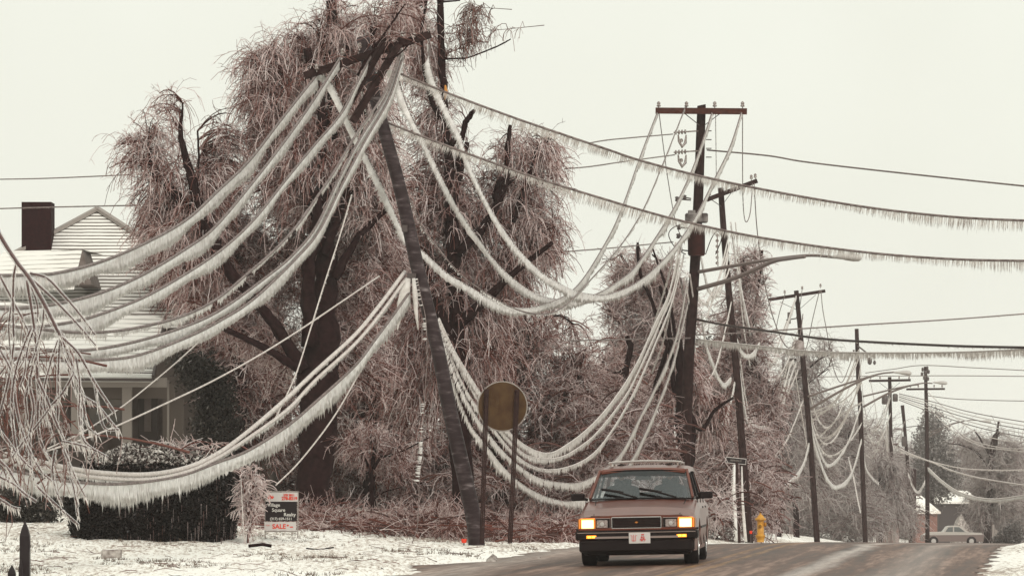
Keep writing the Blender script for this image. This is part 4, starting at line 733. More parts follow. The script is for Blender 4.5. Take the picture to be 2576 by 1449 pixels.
# splayed icy spray near the street sign and brush left of the sign
brush('icy_spray', 'fan of bright icy twigs behind the car near the street sign', [(1805,1300,18,25),(1812,1270,14,24)], 119, .6, 6, 90, 'twig', .014, (.3, .8), .15, tl=(.6, 1))
def debris(name, label, n, ygen, mt, Lr, rr):
    Yd = ygen(n); xs = rng.uniform(20, 1560, n); X = (xs - CX) * Yd / F; d = dist_d(X, Yd); ok = d > road_edge(Yd) + .15; X, Yd = X[ok], Yd[ok]; n = len(X)
    S = np.column_stack([X, Yd, terr(X, Yd) + .012]); a = rng.uniform(0, 2 * np.pi, n); D = np.column_stack([np.cos(a), np.sin(a), rng.uniform(.0, .25, n)])
    P = strands(S, D, rng.uniform(*Lr, n), 4, .12, .15); P[:, :, 2] = np.maximum(P[:, :, 2], terr(P[:, :, 0], P[:, :, 1]) + .006)
    V, Q, T = tubes_np(P, rr * np.linspace(1, .5, 4)[None] * rng.uniform(.5, 1.6, (n, 1)), 3, rng.random(n)); tag(npmesh(name, V, Q, M[mt], tint=T), label, 'twigs', kind='stuff')
debris('fallen_twigs', 'small broken twigs scattered over the snowy verge', 450, lambda n: 54 + 30 * rng.random(n) ** .7, 'twig_red', (.05, .5), .006)
def tufts():
    n = 5200; Yd = 53 + 27 * rng.random(n); xs = rng.uniform(-20, 1560, n); X = (xs - CX) * Yd / F; d = dist_d(X, Yd); k = (np.sin(X * 1.9 + Yd * .7) + np.sin(X * .8 - Yd * .45 + 2) + rng.normal(0, .5, n) > .9) & (d > road_edge(Yd) + .1)
    X, Yd = X[k], Yd[k]; n = len(X); S = np.column_stack([X, Yd, terr(X, Yd) - .01]); S = np.repeat(S, 5, 0) + rng.normal(0, .02, (n * 5, 3)) * [1, 1, 0]
    P = strands(S, np.column_stack([rng.normal(0, .5, n * 5), rng.normal(0, .5, n * 5), np.ones(n * 5)]), rng.uniform(.03, .075, n * 5), 3, .2, .1); V, Q, T = tubes_np(P, .004 * np.ones((n * 5, 1)) * np.array([[1, .8, .3]]), 3, rng.random(n * 5) * .6)
    tag(npmesh('dead_grass', V, Q, M['grass'], tint=T), 'short brown grass poking through the crusted snow', 'grass', kind='stuff')
M['grass'] = twig_mat('dead grass', [(0, (.10, .055, .035)), (.6, (.24, .17, .12)), (1, (.6, .55, .5))])
tufts()
# ------------------------------------------------------------------ hedge, shrub
def hedge():
    Y = 73.; s = Y / F; root = empty('hedge', ground_at(380, Y), 'big dark clipped hedge with snow on its domed top', 'hedge')
    x0, x1 = (158 - CX) * s, (594 - CX) * s; cx = (x0 + x1) / 2; hw = (x1 - x0) / 2; zb = float(terr(cx, Y)) - .15; zt = 1.74; yd = 1.5
    def surf(a, h):       # a angle around, h 0..1 height -> point
        rr = 1 - .24 * h ** 5 - .16 * (1 - h) ** 2
        ca, sa = np.cos(a), np.sin(a); p = 3.2; q = (np.abs(ca) ** p + np.abs(sa) ** p) ** (-1 / p)
        lump = 1 + .03 * np.sin(a * 7 + h * 5) + .02 * np.sin(a * 13 - h * 9)
        return np.stack([cx + hw * ca * q * rr * lump, Y + .9 + yd * sa * q * rr * lump, zb + (zt - .28 - zb) * h], -1)
    n, m = 48, 12; A, H = np.meshgrid(np.linspace(0, 2 * np.pi, n, endpoint=False), np.linspace(0, 1, m)); V = surf(A, H) ; c0 = np.array([cx, Y + .9, 0]); V = V.copy(); V[..., :2] = c0[:2] + (V[..., :2] - c0[:2]) * .94
    i = np.arange(n * m).reshape(m, n); nx = np.roll(i, -1, 1); Fq = np.stack([i[:-1], nx[:-1], nx[1:], i[1:]], -1).reshape(-1, 4)
    npmesh('branches', V.reshape(-1, 3), Fq, mat('hedge core', (.008, .006, .005), .9), root)
    N = 42000; a = rng.uniform(0, 2 * np.pi, N); h = rng.random(N); P = surf(a, h) + rng.normal(0, .025, (N, 3))
    Nt = 15000; ra = np.sqrt(rng.random(Nt)); at_ = rng.uniform(0, 2 * np.pi, Nt); Pt = surf(at_, np.ones(Nt)); Pt[:, 0] = cx + (Pt[:, 0] - cx) * ra; Pt[:, 1] = Y + .9 + (Pt[:, 1] - Y - .9) * ra; Pt[:, 2] += .28 * (1 - ra ** 3) + .04 * np.sin(Pt[:, 0] * 9) + rng.normal(0, .02, Nt) + .02
    def leaves(P, size, name, mt, tint):
        m_ = len(P); a_ = rng.normal(size=(m_, 3)); a_ /= np.linalg.norm(a_, axis=1, keepdims=True); c_ = np.cross(a_, rng.normal(size=(m_, 3))); c_ /= np.linalg.norm(c_, axis=1, keepdims=True)
        sz = size * rng.uniform(.5, 1.4, (m_, 1)); V = np.stack([P - a_ * sz, P + c_ * sz * .5, P + a_ * sz, P - c_ * sz * .5], 1).reshape(-1, 3)
        npmesh(name, V, np.arange(m_ * 4).reshape(m_, 4), M[mt], root, False, tint=np.repeat(tint, 4))
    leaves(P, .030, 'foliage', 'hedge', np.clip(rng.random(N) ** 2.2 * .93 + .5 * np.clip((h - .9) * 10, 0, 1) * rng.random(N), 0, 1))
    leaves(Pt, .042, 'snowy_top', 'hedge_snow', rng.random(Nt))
    # thin icicles down the right flank
    k = 240; a = rng.uniform(-1.9, .3, k); h = rng.uniform(.1, 1, k); S = surf(a, h); S[:, 0] += .03; P_ = strands(S, np.tile([0, 0, -1.0], (k, 1)), rng.uniform(.05, .3, k), 3, .4, .03)
    V, Q, T = tubes_np(P_, .004 * np.ones((k, 1)) * np.linspace(1, .3, 3)[None], 3, rng.uniform(.3, .8, k)); npmesh('icicles', V, Q, M['twig_mid'], root, tint=T)
hedge()
sh = empty('icy_shrub', ground_at(625, 73), 'small white iced shrub between the hedge and the yard sign', 'shrub')
crown(sh, 73, [(620,1190,30,35),(645,1230,25,45),(625,1300,22,50),(650,1190,22,25),(605,1250,12,55)], 60, 420, (.12, .36), .009, 'twig', .35, .5, anchors=[(622,1390),(628,1340),(632,1280),(640,1220)], tl=(.45, 1), br=.014)
crown(sh, 73, [(540,1120,30,20),(590,1110,15,20)], 5, 30, (.1, .3), .008, 'twig', .1, .3, name='twigs', tl=(.4, .9), br=.012, sub=.5)
b = MB(); b.tube([W(x, y, 72.6) for x, y in ((618,1391),(612,1330),(606,1200))], [.012, .01, .006], 6); b.tube([W(x, y, 72.4) for x, y in ((500,1160),(520,1145),(540,1115))], [.009, .008, .003], 5); b.tube([W(x, y, 72.4) for x, y in ((535,1150),(548,1120))], [.008, .003], 5); b.build('stem', M['wire_pale'], sh, True)
fb = empty('fallen_branch', W(450,1140,73.4), 'icy broken branch lying on top of the hedge', 'branch')
crown(fb, 73.4, [(430,1135,50,8),(470,1145,60,8)], 14, 120, (.2, .6), .008, 'twig', .2, .3, tl=(.5, 1), up=.05, br=.014)
fb2 = empty('fallen_branch', W(930,110,75.3), 'broken icy branches draped over the top of the leaning pole', 'branch')
limb_mesh(fb2, [(900,190,6),(935,130,7),(985,60,5),(1020,10,3)], 75.2, 'branch'); limb_mesh(fb2, [(960,150,5),(1000,140,5),(1040,100,3)], 75.1, 'branch')
crown(fb2, 75.2, [(935,80,50,50),(1000,90,50,60),(985,170,40,50),(1050,110,30,40),(860,170,40,30)], 10, 45, (.2, .6), .0065, 'twig', .5, .4, br=.012, wob=.12)
# low dark bush at far left behind the branches
leafy('dark low bush at the left edge below the iced branches', 60, 80, None, [(40,1290,70,45),(110,1280,40,45),(10,1270,40,60)], 6000, 'ever', .04, 'bush', dY=.6, cat='bush')
# ------------------------------------------------------------------ near iced branches, left edge (tree stands outside the frame)
nb_ = empty('iced_branches', W(-160,1000,40), 'brown branches in clear ice hanging in from the left edge', 'branch')
def nbranch(pts, Y, r0, r1, ice):
    q = cr([W(x, y, Y) for x, y in pts], 6); n = len(q); rr = np.linspace(r0, r1, n)
    b = MB(); b.tube(q, list(rr), 7); b.build('branch', M['bark_red'], nb_, True); b = MB(); b.tube(q, list(rr + ice), 8); b.build('ice_sleeve', M['ice_clear'], nb_, True)
    # icicle teeth
    S = q[rng.integers(1, n, max(4, n))] + rng.normal(0, .004, (max(4, n), 3)); k = len(S); D = np.tile([.25, 0, -1.0], (k, 1)) + rng.normal(0, .2, (k, 3)); P = strands(S, D, rng.uniform(.03, .1, k), 3, .2, .05)
    V, Q, _ = tubes_np(P, .006 * np.ones((k, 1)) * np.array([[1, .7, .15]]), 4); npmesh('icicles', V, Q, M['ice_dim'], nb_)
M['bark_red'] = mat('red brown wet bark', (.085, .028, .022), .4, .5, noise=(.05, .018, .016), scale=20)
YB = 40.
NB = [([(-60,480),(0,593),(42,659),(72,698),(111,765),(144,831),(151,845)], .020, .013), ([(151,845),(191,881),(215,920),(239,964),(287,1037)], .010, .006), ([(75,687),(119,701),(155,738),(191,779),(215,810),(239,842)], .010, .005), ([(78,701),(139,757),(194,815),(220,845),(241,869)], .010, .005),
      ([(67,705),(78,770),(86,826),(92,895),(94,951),(98,990)], .012, .008), ([(151,845),(175,900),(186,937),(194,964),(207,997)], .010, .007), ([(207,997),(222,1005),(245,1020),(270,1050),(296,1082)], .008, .005), ([(150,850),(148,900),(146,990),(145,1060)], .007, .005), ([(207,1000),(203,1050),(204,1090),(209,1127)], .007, .005), ([(207,1000),(215,1050),(226,1080),(250,1097)], .007, .004),
      ([(98,990),(95,1050),(100,1100),(115,1140),(130,1160)], .008, .005), ([(94,951),(120,1010),(140,1060),(165,1120),(175,1180),(190,1250),(196,1298)], .008, .005), ([(42,659),(34,700),(33,800),(34,870),(20,960),(0,1040)], .010, .005), ([(0,695),(34,760),(60,810),(72,840)], .009, .005), ([(78,826),(60,870),(40,930),(30,1010),(36,1100),(50,1170)], .008, .005),
      ([(92,895),(75,960),(85,1030),(75,1100),(78,1180),(90,1220)], .008, .005), ([(145,855),(125,920),(110,990),(118,1060)], .006, .004), ([(185,940),(160,985),(130,1020),(100,1060),(60,1110),(30,1150)], .006, .004), ([(140,1130),(132,1180),(140,1230),(155,1270)], .008, .004), ([(90,1220),(120,1250),(155,1283),(197,1320)], .008, .005),
      ([(0,880),(30,940),(40,1020),(60,1100),(100,1180),(130,1210)], .007, .004), ([(-20,1060),(20,1110),(50,1150),(80,1180)], .008, .005), ([(-20,1140),(20,1180),(45,1220),(60,1240)], .008, .005), ([(-20,1190),(30,1215),(60,1240),(92,1262)], .008, .005), ([(-30,1240),(10,1262),(30,1275),(52,1280)], .008, .005), ([(205,1090),(212,1110),(232,1128),(272,1150)], .007, .004), ([(155,1110),(180,1115),(210,1122),(230,1130)], .006, .004), ([(160,1130),(185,1190),(205,1230),(215,1250)], .005, .003), ([(239,968),(246,1010),(262,1075),(300,1080)], .005, .003)]
for p, a, c in NB: nbranch(p, YB + rng.uniform(-1, 1), a, c, .011)
for k in range(16):
    x0, y0 = [(111,765),(151,845),(86,826),(94,951),(191,900),(34,870),(207,997),(75,960),(30,760),(78,720),(145,940),(0,860),(20,1000),(60,1060)][k % 14]; dx, dy = rng.uniform(-45, 75), rng.uniform(110, 260)
    nbranch([(x0, y0), (x0 + dx * .25 + rng.uniform(-12, 12), y0 + dy * .35), (x0 + dx * .7, y0 + dy * .75 + rng.uniform(-10, 10)), (x0 + dx, y0 + dy)], YB + rng.uniform(-1.5, 2.5), .0065, .0035, .010)
crown(nb_, 41.5, [(40,900,60,90),(60,1020,80,90),(120,1060,80,70),(40,1150,60,70),(120,1170,60,50),(40,780,40,80,.5),(30,1260,40,40)], 26, 190, (.3, .75), .007, 'twig_red', .9, 1.2, name='twigs', tl=(.1, 1), up=.1, br=.012, sub=1.2)
# ------------------------------------------------------------------ house on the left
def shingle_mat(name, snow=.5, freq=7.0):
    m = mat(name, (.8, .79, .76), .6); t = m.node_tree; p = t.nodes['Principled BSDF']
    tc = t.nodes.new('ShaderNodeTexCoord'); sp = t.nodes.new('ShaderNodeSeparateXYZ'); t.links.new(tc.outputs['Object'], sp.inputs[0])
    a = t.nodes.new('ShaderNodeMath'); a.operation = 'MULTIPLY'; a.inputs[1].default_value = freq; t.links.new(sp.outputs[2], a.inputs[0])
    n = t.nodes.new('ShaderNodeTexNoise'); n.inputs['Scale'].default_value = 2.2; n.inputs['Detail'].default_value = 5; t.links.new(tc.outputs['Object'], n.inputs['Vector'])
    n2 = t.nodes.new('ShaderNodeMath'); n2.operation = 'MULTIPLY_ADD'; n2.inputs[1].default_value = .25; t.links.new(n.outputs[0], n2.inputs[0]); t.links.new(a.outputs[0], n2.inputs[2])
    f = t.nodes.new('ShaderNodeMath'); f.operation = 'FRACT'; t.links.new(n2.outputs[0], f.inputs[0])
    nn = t.nodes.new('ShaderNodeTexNoise'); nn.inputs['Scale'].default_value = .8; nn.inputs['Detail'].default_value = 6; t.links.new(tc.outputs['Object'], nn.inputs['Vector'])
    g = t.nodes.new('ShaderNodeMath'); g.operation = 'MULTIPLY_ADD'; g.inputs[1].default_value = .9; g.inputs[2].default_value = snow - .5; t.links.new(nn.outputs[0], g.inputs[0])
    d = t.nodes.new('ShaderNodeMath'); d.operation = 'SUBTRACT'; t.links.new(f.outputs[0], d.inputs[0]); t.links.new(g.outputs[0], d.inputs[1])
    r = t.nodes.new('ShaderNodeValToRGB'); e = r.color_ramp.elements; e[0].position = .18; e[0].color = (.76, .745, .71, 1); e[1].position = .38; e[1].color = (.17, .15, .135, 1)
    t.links.new(d.outputs[0], r.inputs[0]); t.links.new(r.outputs[0], p.inputs['Base Color']); return m
M['roof'] = shingle_mat('snow striped shingles', .30, 11.); M['roof2'] = shingle_mat('snowy porch shingles', .66, 9.)
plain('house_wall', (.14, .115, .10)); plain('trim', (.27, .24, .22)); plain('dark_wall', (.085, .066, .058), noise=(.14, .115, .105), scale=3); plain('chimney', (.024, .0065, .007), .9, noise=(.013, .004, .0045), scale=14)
M['window_glass'] = mat('dark brown window', (.045, .028, .014), .12, .6, noise=(.09, .055, .03), scale=1.6)
M['door'] = mat('dark door', (.05, .04, .036), .5)
def house():
    gz = float(terr(-10.5, 100)) - .1
    root = empty('house', (-10.5, 100, gz), 'house with a snow striped hip roof, dark brick chimney and front porch', 'house')
    def w(x, y, Y): return W(x, y, Y)
    zE = 4.75; Yf, Yb = 101.0, 112.0; xl, xr = -15.4, -5.6; apex = w(245, 528, 106.)
    b = MB(); b.box(((xl + xr) / 2 + .3, (Yf + Yb) / 2 + .3, (gz + zE) / 2), (xr - xl - 1.2, Yb - Yf - 1.2, zE - gz)); b.build('wall', M['house_wall'], root)
    A = tuple(apex); A2 = (apex[0], 108.5, apex[2])
    b = MB(); vs = [(xl, Yf, zE), (xr, Yf, zE), (xr, Yb, zE), (xl, Yb, zE), A, A2]
    b.add(vs, [[0, 1, 4], [1, 2, 5, 4], [2, 3, 5], [3, 0, 4, 5], [3, 2, 1, 0]])
    rf = b.build('roof', M['roof'], root)
    b = MB()
    for q in (vs[0], vs[1]): b.bar(Vector(q) + Vector((0, -.03, .03)), Vector(A) + Vector((0, -.03, .03)), .16, .08)
    b.build('ridge_cap', M['trim'], rf)
    # chimney
    c = w(96, 586, 104.6); b = MB(); b.box((c[0], c[1], c[2] - .35), (.74, .8, 2.2)); ch = b.build('chimney', M['chimney'], rf)
    b = MB(); b.box((c[0], c[1], c[2] + .66), (.80, .86, .16)); b.build('chimney_cap', M['chimney'], ch)
    k = 60; S = np.column_stack([rng.uniform(c[0] - .36, c[0] + .36, k), np.full(k, c[1] - .45), np.full(k, c[2] + .35)]); P = strands(S, np.tile([0, 0, -1.], (k, 1)), rng.uniform(.05, .25, k), 3, .2, .02)
    V, Q, _ = tubes_np(P, .012 * np.ones((k, 1)) * np.array([[1, .8, .2]]), 4); npmesh('icicles', V, Q, M['ice_dim'], ch)
    # dormer with a white roof plane and grey triangular gable
    g0, g1, g2 = w(207, 628, 100.6), w(186, 716, 100.2), w(230, 716, 100.2)
    l0, l1 = w(10, 632, 102.5), w(-60, 720, 101.8)
    b = MB(); back = (g0[0] + .25, 103.2, g0[2]); b.add([g0, g1, l1, l0, back], [[0, 3, 2, 1], [0, 4, 3]]); b.add([tuple(p - np.array([0, 0, .12])) for p in (g0, g1, l1, l0)], [[0, 1, 2, 3]]); dr = b.build('dormer_roof', M['roof2'], root)
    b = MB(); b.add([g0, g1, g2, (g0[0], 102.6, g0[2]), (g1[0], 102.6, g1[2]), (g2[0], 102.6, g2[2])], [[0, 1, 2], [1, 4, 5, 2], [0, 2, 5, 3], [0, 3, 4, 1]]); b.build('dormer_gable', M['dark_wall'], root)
    # porch roof: from the wall down to the eave
    pl, pr = w(-140, 945, 97), w(383, 948, 97); tl_, tr_ = w(-140, 742, 101.2), w(415, 800, 101.2)
    b = MB(); th = .12; P = [pl, pr, tr_, tl_]; b.add(P + [p - np.array([0, 0, th]) for p in P], [[0, 1, 2, 3], [7, 6, 5, 4], [0, 4, 5, 1], [1, 5, 6, 2], [2, 6, 7, 3], [3, 7, 4, 0]]); pf = b.build('porch_roof', M['roof2'], root)
    b = MB(); b.bar(pl + np.array([0, -.06, -.07]), pr + np.array([0, -.06, -.07]), .08, .07); b.bar(pr + np.array([.02, -.03, -.02]), tr_ + np.array([.02, -.03, .0]), .06, .12); b.build('gutter', M['metal_dark'], pf)
    b = MB()
    for k in range(4):
        q = w(383 + 3 * k, 938 - 11 * k, 96.9 + .2 * k); q0 = w(270 + 28 * k, 936 - 11 * k, 96.9 + .2 * k); b.bar(q0, q, .02, .03)
    b.build('shingle_edge', M['metal_dark'], pf)
    # porch front
    b = MB(); a0, a1 = w(-140, 962, 97.4), w(420, 962, 97.4); b.bar(a0, a1, .2, .22); b.build('porch_beam', M['trim'], root)
    b = MB(); a0, a1 = w(-140, 984, 98.2), w(440, 984, 98.2); b.bar(a0, a1, .1, .34); b.build('porch_wall', M['house_wall'], root)
    for x, wd in ((320, 24), (423, 5), (190, 20), (60, 20)):
        b = MB(); p = w(x, 1050, 97.6); b.box((p[0], p[1], p[2] + .1), (wd / 108., .2 if wd > 9 else .06, 1.55)); b.build('porch_column', M['trim'], root)
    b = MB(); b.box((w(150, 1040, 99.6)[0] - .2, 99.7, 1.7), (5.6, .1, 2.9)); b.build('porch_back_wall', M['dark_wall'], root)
    for x0, x1, y0, y1 in ((214, 307, 985, 1099), (90, 170, 985, 1099)):
        p, q = w(x0, y1, 98.6), w(x1, y0, 98.6); b = MB(); b.box(((p[0] + q[0]) / 2, 98.62, (p[2] + q[2]) / 2), (q[0] - p[0], .04, q[2] - p[2])); wi = b.build('window', M['window_glass'], root)
        b = MB(); cx_, cz_ = (p[0] + q[0]) / 2, (p[2] + q[2]) / 2
        for zz in (p[2], cz_ - .2, cz_ + .15, q[2]): b.bar((p[0], 98.57, zz), (q[0], 98.57, zz), .05, .025)
        for xx in (p[0], q[0], cx_): b.bar((xx, 98.56, p[2]), (xx, 98.56, q[2]), .05, .025, up=(1, 0, 0))
        b.build('window_frame', M['dark_wall'], wi)
    p, q = w(347, 1130, 98.9), w(397, 1000, 98.9); b = MB(); b.box(((p[0] + q[0]) / 2, 98.92, (p[2] + q[2]) / 2), (q[0] - p[0], .06, q[2] - p[2]), bev=.01); dd = b.build('door', M['door'], root)
    b = MB(); b.box(((p[0] + q[0]) / 2, 98.86, cz_ + .0), (.16, .03, .8)); b.build('door_glass', M['dark_wall'], dd)
    b = MB(); b.box(((p[0] + q[0]) / 2 - .05, 98.84, q[2] + .14), (.62, .1, .22), bev=.02); b.build('door_head', M['trim'], dd)
    b = MB(); b.box((w(436, 1040, 99)[0], 99, 1.7), (.5, .1, 2.6)); b.build('porch_side_wall', M['house_wall'], root)
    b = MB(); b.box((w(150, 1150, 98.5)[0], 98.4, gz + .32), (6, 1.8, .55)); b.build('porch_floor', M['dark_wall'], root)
house()
def small_house():
    root = empty('garage', ground_at(630, 112), 'pale low building with a snowy roof glimpsed beside the dark evergreen', 'garage')
    p, q = W(574, 1000, 112), W(700, 1000, 112); gz = float(terr(p[0], 112))
    b = MB(); b.box(((p[0] + q[0]) / 2, 113.5, (gz + 3.1) / 2 - .1), (q[0] - p[0], 3, 3.1 - gz)); b.build('wall', mat('weathered pale siding', (.26, .235, .22), .7), root)
    b = MB(); b.add([(p[0] - .1, 111.9, 3.15), (q[0] + .1, 111.9, 3.15), (q[0] + .1, 115, 4.0), (p[0] - .1, 115, 4.0), (p[0] - .1, 111.9, 3.03), (q[0] + .1, 111.9, 3.03), (q[0] + .1, 115, 3.88), (p[0] - .1, 115, 3.88)], [[0, 1, 2, 3], [4, 7, 6, 5], [0, 4, 5, 1], [1, 5, 6, 2], [2, 6, 7, 3], [3, 7, 4, 0]]); b.build('roof', M['snow'], root)
    b = MB(); b.bar(W(570, 1001, 111.8), W(685, 1001, 111.8), .1, .2); b.build('porch_beam', M['trim'], root)
small_house()

# ------------------------------------------------------------------ lettering
def text(txt, loc, size, mt, parent, align='CENTER', ext=.002, name='lettering', sx=1.0, bold=0.0, rot=None, local=False):
    cu = bpy.data.curves.new('t', 'FONT'); cu.body = txt; cu.size = size; cu.align_x = align; cu.align_y = 'CENTER'; cu.extrude = ext; cu.offset = bold
    o = bpy.data.objects.new('t', cu); COL.objects.link(o); bpy.context.view_layer.update()
    me = bpy.data.meshes.new_from_object(o.evaluated_get(bpy.context.evaluated_depsgraph_get())); bpy.data.objects.remove(o); me.name = name
    Mx = Matrix.Translation(loc) @ (rot if rot is not None else Matrix.Identity(4)) @ Matrix.Rotation(R(90), 4, 'X') @ Matrix.Diagonal((sx, 1, 1, 1)); me.transform(Mx)
    if not local and parent is not None:
        P = parent.matrix_basis.copy()
        if parent.parent is not None: P = parent.parent.matrix_basis @ P
        me.transform(P.inverted())
    me.materials.clear(); me.materials.append(M[mt]); r = bpy.data.objects.new(name, me); link(r, parent); return r
plain('white_paint', (.52, .49, .47), .5); plain('red_paint', (.62, .045, .02), .5); plain('black_paint', (.018, .013, .014), .4); plain('sign_letters', (.62, .60, .56), .5); plain('plate_red', (.55, .04, .03), .5)
def yard_sign():
    Y = 74.5; s = F / Y; base = ground_at(707, Y); root = empty('yard_sign', base, 'black and white realty yard sign with red lettering standing in the snow', 'sign')
    def P(x, y, dy=0): return W(x, y, Y + dy)
    def slab(x0, x1, y0, y1, dy, th, m_, name, parent=root):
        a, c = P(x0, y1, dy), P(x1, y0, dy); b = MB(); b.box(((a[0] + c[0]) / 2, a[1], (a[2] + c[2]) / 2), (c[0] - a[0], th, c[2] - a[2])); return b.build(name, M[m_], parent)
    slab(671, 749, 1238, 1261, 0, .012, 'white_paint', 'top_panel'); slab(668, 747, 1261, 1310, -.002, .012, 'black_paint', 'main_panel'); slab(665, 745, 1312, 1334, -.004, .012, 'white_paint', 'sale_rider')
    b = MB()
    for x in (667, 749): b.bar(P(x, 1352, .012), P(x + 1, 1235, .012), .02, .02)
    b.bar(P(668, 1236, .012), P(750, 1236, .012), .02, .02); b.bar(P(665, 1336, .012), P(747, 1336, .012), .015, .02); b.build('frame', M['trim'], root)
    k = 1 / s
    def T(t, x, y, h, m_, **kw): text(t, P(x, y, -.012), h * k * 1.35, m_, root, **kw)
    T('278 3811', 727, 1245, 5.5, 'red_paint', sx=1.0, bold=.002); T('278-8219', 728, 1253.5, 8, 'red_paint', sx=.95, bold=.003)
    T('Village', 673, 1270, 9, 'sign_letters', align='LEFT', sx=1.0, bold=.001); T('Square', 684, 1282.5, 9, 'sign_letters', align='LEFT', bold=.001); T('Realty', 744, 1294, 9, 'sign_letters', align='RIGHT', bold=.001); T('(317) 659-1511', 707, 1304.5, 6.6, 'sign_letters', sx=1.0, bold=.001)
    T('FOR', 674, 1321, 3.5, 'red_paint'); T('SALE', 702, 1324, 12, 'red_paint', bold=.003, sx=1.0)
    b = MB(); b.lathe([(.001, 0), (.055, .001), (.055, .004), (.001, .005)], P(681, 1250, -.013), 'y', 16); b.v = [(x, y, P(681, 1250)[2] + (z - P(681, 1250)[2]) * .62) for x, y, z in b.v]; b.build('emblem', M['red_paint'], root)
    b = MB(); b.lathe([(.001, 0), (.018, .001), (.018, .004), (.001, .005)], P(724, 1321, -.013), 'y', 10); b.box(P(733, 1325, -.013), (.055, .004, .02)); b.build('emblem', M['red_paint'], root)
yard_sign()
def round_sign():
    Y = 75.2; c = W(1264, 1022, Y); r = 62 * Y / F
    root = empty('road_sign', ground_at(1250, Y), 'round olive brown road sign seen from behind on two dark posts', 'sign')
    m = mat('unpainted sign back', (.072, .040, .017), .6, .1, noise=(.046, .022, .010), scale=5); t = m.node_tree
    b = MB(); b.lathe([(.002, -.004), (r * .985, -.004), (r * .985, .004), (.002, .004)], c, 'y', 48); b.build('disc', m, root)
    b = MB(); n = 48; b.tube([(c[0] + r * math.cos(2 * math.pi * k / n), c[1], c[2] + r * math.sin(2 * math.pi * k / n)) for k in range(n + 1)], .011, 6, caps=False); b.build('rim', M['trim'], root, True)
    for (x0, y0), (x1, y1), w_ in (((1224, 978), (1212, 1366), 12), ((1301, 980), (1283, 1366), 12)):
        p, q = W(x0, y0, Y - .06), W(x1, y1, Y - .06); wd = w_ * Y / F; o_ = .0
        b = MB(); b.bar(p, q, wd * .35, .05); b.bar(p + np.array([-wd * .35, .02, 0]), q + np.array([-wd * .35, .02, 0]), wd * .3, .03); b.bar(p + np.array([wd * .35, .02, 0]), q + np.array([wd * .35, .02, 0]), wd * .3, .03); b.build('post', M['post'], root)
    b = MB()
    for x in (1257, 1268): b.bar(W(x, 985 + (x % 3) * 12, Y - .008), W(x + 1, 1076, Y - .008), .006, .003)
    b.build('rust_streaks', mat('rust run', (.07, .03, .012), .6), root)
M['post'] = mat('dark steel post', (.022, .010, .009), .6, .1, noise=(.04, .02, .018), scale=12)
round_sign()
def street_sign():
    Y = 128.; root = empty('street_sign', ground_at(1858, Y), 'small black street name sign on a post with ice down its left side', 'sign')
    p = ground_at(1860, Y); b = MB(); b.bar(p, W(1853, 1160, Y), .08, .05); b.build('post', M['post'], root)
    a, c = W(1825.5, 1156, Y), W(1877, 1161, Y); b = MB(); b.bar(a, c, .02, .185); bl = b.build('blade', M['white_paint'], root)
    b = MB(); b.bar(a + np.array([.015, -.011, 0]), c + np.array([-.015, -.011, 0]), .008, .150); b.build('blade_face', M['black_paint'], bl)
    mid = (a + c) / 2; text('MERIDIAN ST', mid + np.array([0, -.018, 0]),   .078, 'trim', bl, bold=.0, rot=Matrix.Rotation(math.atan2(-(a[2] - c[2]), c[0] - a[0]), 4, 'Y').inverted() if False else Matrix.Rotation(math.atan2(a[2] - c[2], c[0] - a[0]), 4, 'Y'), sx=.78)
    q = [W(x, y, Y - .02) for x, y in ((1848, 1168), (1846, 1230), (1850, 1300), (1853, 1362))]; b = MB(); b.tube(q, [.03, .05, .055, .04], 7); b.build('ice_crust', M['ice'], root, True)
    k = 110; t_ = rng.random(k); qq = cr(q, 10); S = qq[(t_ * (len(qq) - 1)).astype(int)]; P_ = strands(S, np.tile([-1, 0, -.5], (k, 1)), rng.uniform(.05, .12, k), 3, .3, .05); V, Q, _ = tubes_np(P_, .02 * np.ones((k, 1)) * np.array([[1, .7, .2]]), 4); tag(npmesh('icicles', V, Q, M['ice'], root), kind='stuff')
    q = [W(x, y, Y + .1) for x, y in ((1866, 1172), (1868, 1260), (1873, 1330), (1876, 1362))]; b = MB(); b.tube(q, [.02, .04, .05, .05], 7); b.build('ice_crust', M['ice_dim'], root, True)
street_sign()
def hydrant():
    Y = 122.; s = Y / F; base = ground_at(1913, Y); root = empty('fire_hydrant', base, 'yellow fire hydrant in the snow beyond the car', 'hydrant')
    zb = W(0, 1363, Y)[2]; h = 73 * s; u = s
    X0 = base[0]; m = mat('yellow hydrant paint', (.60, .30, .03), .5, .4, noise=(.44, .19, .02), scale=9)
    b = MB(); b.lathe([(9 * u, 0), (9.5 * u, 8 * u), (12.5 * u, 15 * u), (12.5 * u, 18 * u), (8.5 * u, 19 * u), (8.5 * u, 52 * u), (9 * u, 54 * u)], (X0, Y, zb), 'z', 18); b.build('barrel', m, root, True)
    b = MB(); b.lathe([(9 * u, 54 * u), (13.5 * u, 55 * u), (13.5 * u, 60 * u), (9 * u, 61 * u), (8 * u, 65 * u), (4 * u, 69 * u), (2.2 * u, 70 * u), (2.2 * u, 76 * u), (1 * u, 76.5 * u)], (X0, Y, zb), 'z', 18); b.build('bonnet', m, root, True)
    b = MB(); b.lathe([(4.5 * u, 0), (4.5 * u, 11 * u), (5.5 * u, 11 * u), (5.5 * u, 14 * u), (2 * u, 15 * u)], (X0, Y, zb + 44 * u), 'x', 12); b.build('nozzle_cap', m, root, True)
    b = MB(); b.lathe([(4.5 * u, 0), (4.5 * u, -8 * u), (5.5 * u, -8 * u), (5.5 * u, -11 * u), (2 * u, -12 * u)], (X0 - 2 * u, Y - .02, zb + 42 * u), 'y', 12); b.build('nozzle_cap', m, root, True)
hydrant()
